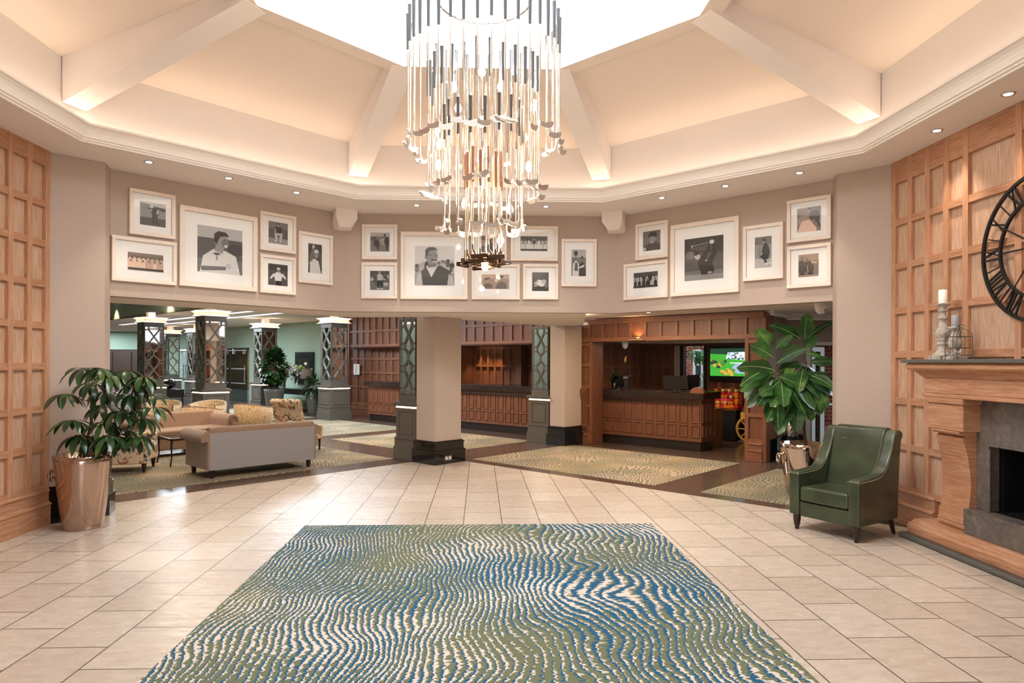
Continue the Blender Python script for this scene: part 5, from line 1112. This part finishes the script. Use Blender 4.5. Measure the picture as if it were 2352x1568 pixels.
b=MB(); b.lathe([(.07,0),(.02,.03),(.02,.08),(.07,.14),(.10,.28),(.12,.42),(.11,.42),(.09,.28),(.06,.15),(0,.12)],n=20); b.build('vase',M_pane,t)
b=MB()
for i in range(70): b.ball(tuple(Vector((0,0,.64))+Vector((random.gauss(0,.17),random.gauss(0,.12),random.gauss(0,.10)))),random.uniform(.035,.055),i%3//2,8)
b.build('flowers',[mat('white_petals','#e6dcd8',.7),mat('lime_petals','#9fae4a',.7)],t)
b=MB()
for i in range(50): d=Vector((random.gauss(0,1),random.gauss(0,1),random.uniform(-.3,.8))); leafmesh(b,(0,0,.5),d,random.uniform(.2,.34),.04,.5,ns=3)
for i in range(8): b.tube([(0,0,.14),(random.uniform(-.05,.05),random.uniform(-.05,.05),.45)],.004,4)
b.build('foliage',M_leaf,t)
# mirror
A_,B_=DW(-32,16.95)[:2],DW(-24,16.95)[:2]; q0=pl(680,880,A_,B_); q1=pl(721,808,A_,B_); wL=(Vector(q1[:2])-Vector(q0[:2])).length; hL=q1.z-q0.z
t=thing('wall_mirror','square wall mirror with a broad black frame above the console table','mirror',q0,DG); b=MB(); k=.22
for q in ((0,wL,0,k),(0,wL,hL-k,hL),(0,k,k,hL-k),(wL-k,wL,k,hL-k)): b.box(q[0],q[1],-.05,0,q[2],q[3])
b.build('frame',M_black,t,bevel=.006,seg=2); b=MB(); b.box(k-.01,wL-k+.01,-.03,-.01,k-.01,hL-k+.01); b.build('mirror_glass',M_mirror,t)
def lounge_plant(label,loc,h,rt,rb,fr,n,L,W,m):
    t=planter('potted_plant',label,loc,rt,rb,h,m); b=MB()
    for i in range(n):
        d=rv().normalized(); p=Vector((d.x*fr[0],d.y*fr[1],fr[2]+d.z*fr[3]))*1.0; p=Vector((p.x*random.uniform(.5,1),p.y*random.uniform(.5,1),p.z))
        leafmesh(b,p,d+rv(.5)+Vector((0,0,.2)),L*random.uniform(.8,1.2),W,.4,ns=3)
    b.build('foliage',M_leaf,t); b=MB(); b.tube([(0,0,h-.05),(0,0,fr[2])],.02,6); b.build('stem',M_bark,t)
p=aty(630,900,20.5); lounge_plant('tall bushy rubber plant in a grey planter left of the console table',(p.x,p.y,0),.75,.30,.2,(.34,.34,1.42,.45),460,.2,.14,M_slate)
p=aty(722,900,20.3); lounge_plant('arching leafy plant in a pot right of the console table',(p.x-.05,p.y,0),.62,.2,.14,(.2,.2,.82,.18),110,.26,.075,M_slate)
# ---- glass doors (far left)
DS0,DS1=-45.1,-34.8; nL=5
for i in range(nL):
    a=DS0+(DS1-DS0)*i/nL; c=DS0+(DS1-DS0)*(i+1)/nL
    if i==0: t0=t=thing('glass_door','frameless glass door leaf with steel bar handle, '+'leftmost of the five','door',lw(a/R2,16.95/R2),DG,'frameless glass doors')
    else: t=thing('glass_door','frameless glass door leaf with steel bar handle, '+['','second from the left','middle one of the five','fourth from the left','rightmost of the five'][i],'door',lw(a/R2,16.95/R2),DG,'frameless glass doors')
    W2=(c-a)/R2
    b=MB(); b.box(.01,W2-.01,-.006,.006,.01,2.06); b.build('glass_leaf',M_dpane,t)
    b=MB()
    hx_=.12 if i%2 else W2-.12
    b.tube([(hx_,-.06,.75),(hx_,-.06,1.45)],.018,8)
    for z in (.82,1.38): b.tube([(hx_,-.06,z),(hx_,0,z)],.01,6)
    b.build('bar_handle',M_chrome,t)
    b=MB(); 
    for k in range(14): b.box(.1+k*(W2-.2)/14,.1+k*(W2-.2)/14+.035,-.008,-.0065,1.28,1.33); b.box(.1+k*(W2-.2)/14,.1+k*(W2-.2)/14+.035,-.008,-.0065,.72,.76)
    b.build('manifestation_dots',M_upvc,t)
    b=MB(); b.tube([(.012,-.04,2.02),(W2-.012,-.04,2.02)],.018,6)
    for k in (.2,.8): b.box(W2*k-.02,W2*k+.02,-.06,-.02,1.88,2.08)
    b.build('sliding_track',M_chrome,t)
# black table and bag seen through the planter leaves
t=thing('side_table','black side table with thin legs behind the umbrella plant','table',(-9.3,19.9,0),DG)
b=MB(); b.box(-.75,.75,-.3,.3,.55,.78); b.build('tabletop',M_black,t)
for x in (-.7,.7):
    for y in (-.27,.27): b=MB(); b.box(x-.02,x+.02,y-.02,y+.02,0,.55); b.build('leg',M_black,t)
b=MB(); b.ball((0,0,.13),.3,0,12,(1.1,.6,.45)); b.ball((.2,0,.2),.16,0,10,(1,.8,.6)); o=b.build('folded_coat',M_black,None,(-9.1,19.8,.785),DG); tag(o,'dark folded coat lying on the black side table','coat')
t=thing('lounge_armchair','pale blue and white lounge chair behind the umbrella plant','armchair',(-9.0,16.8,0),.5)
pc=mat('pale_blue_fabric','#b9b6bd',.9)
b=MB(); b.box(-.4,.4,-.4,.35,.18,.48); b.build('seat',pc,t,bevel=.05); b=MB(); b.box(-.4,.4,.25,.45,.4,.95); b.build('backrest',pc,t,bevel=.06)
for x in (-.33,.33):
    for y in (-.33,.33): b=MB(); b.lathe([(.02,0),(.03,.2)],(x,y,0),8); b.build('leg',M_darkwood,t)
# steel bin in the corner by the portal
t=thing('litter_bin','steel and black bin standing in the corner beside the oak portal','bin',(5.12,10.78,0))
b=MB(); b.lathe([(.13,0),(.13,.40)],n=20); b.build('base',M_black,t); b=MB(); b.lathe([(.115,.40),(.12,.41),(.12,.68),(.10,.70),(0,.70)],n=20); b.build('drum',M_chrome,t)
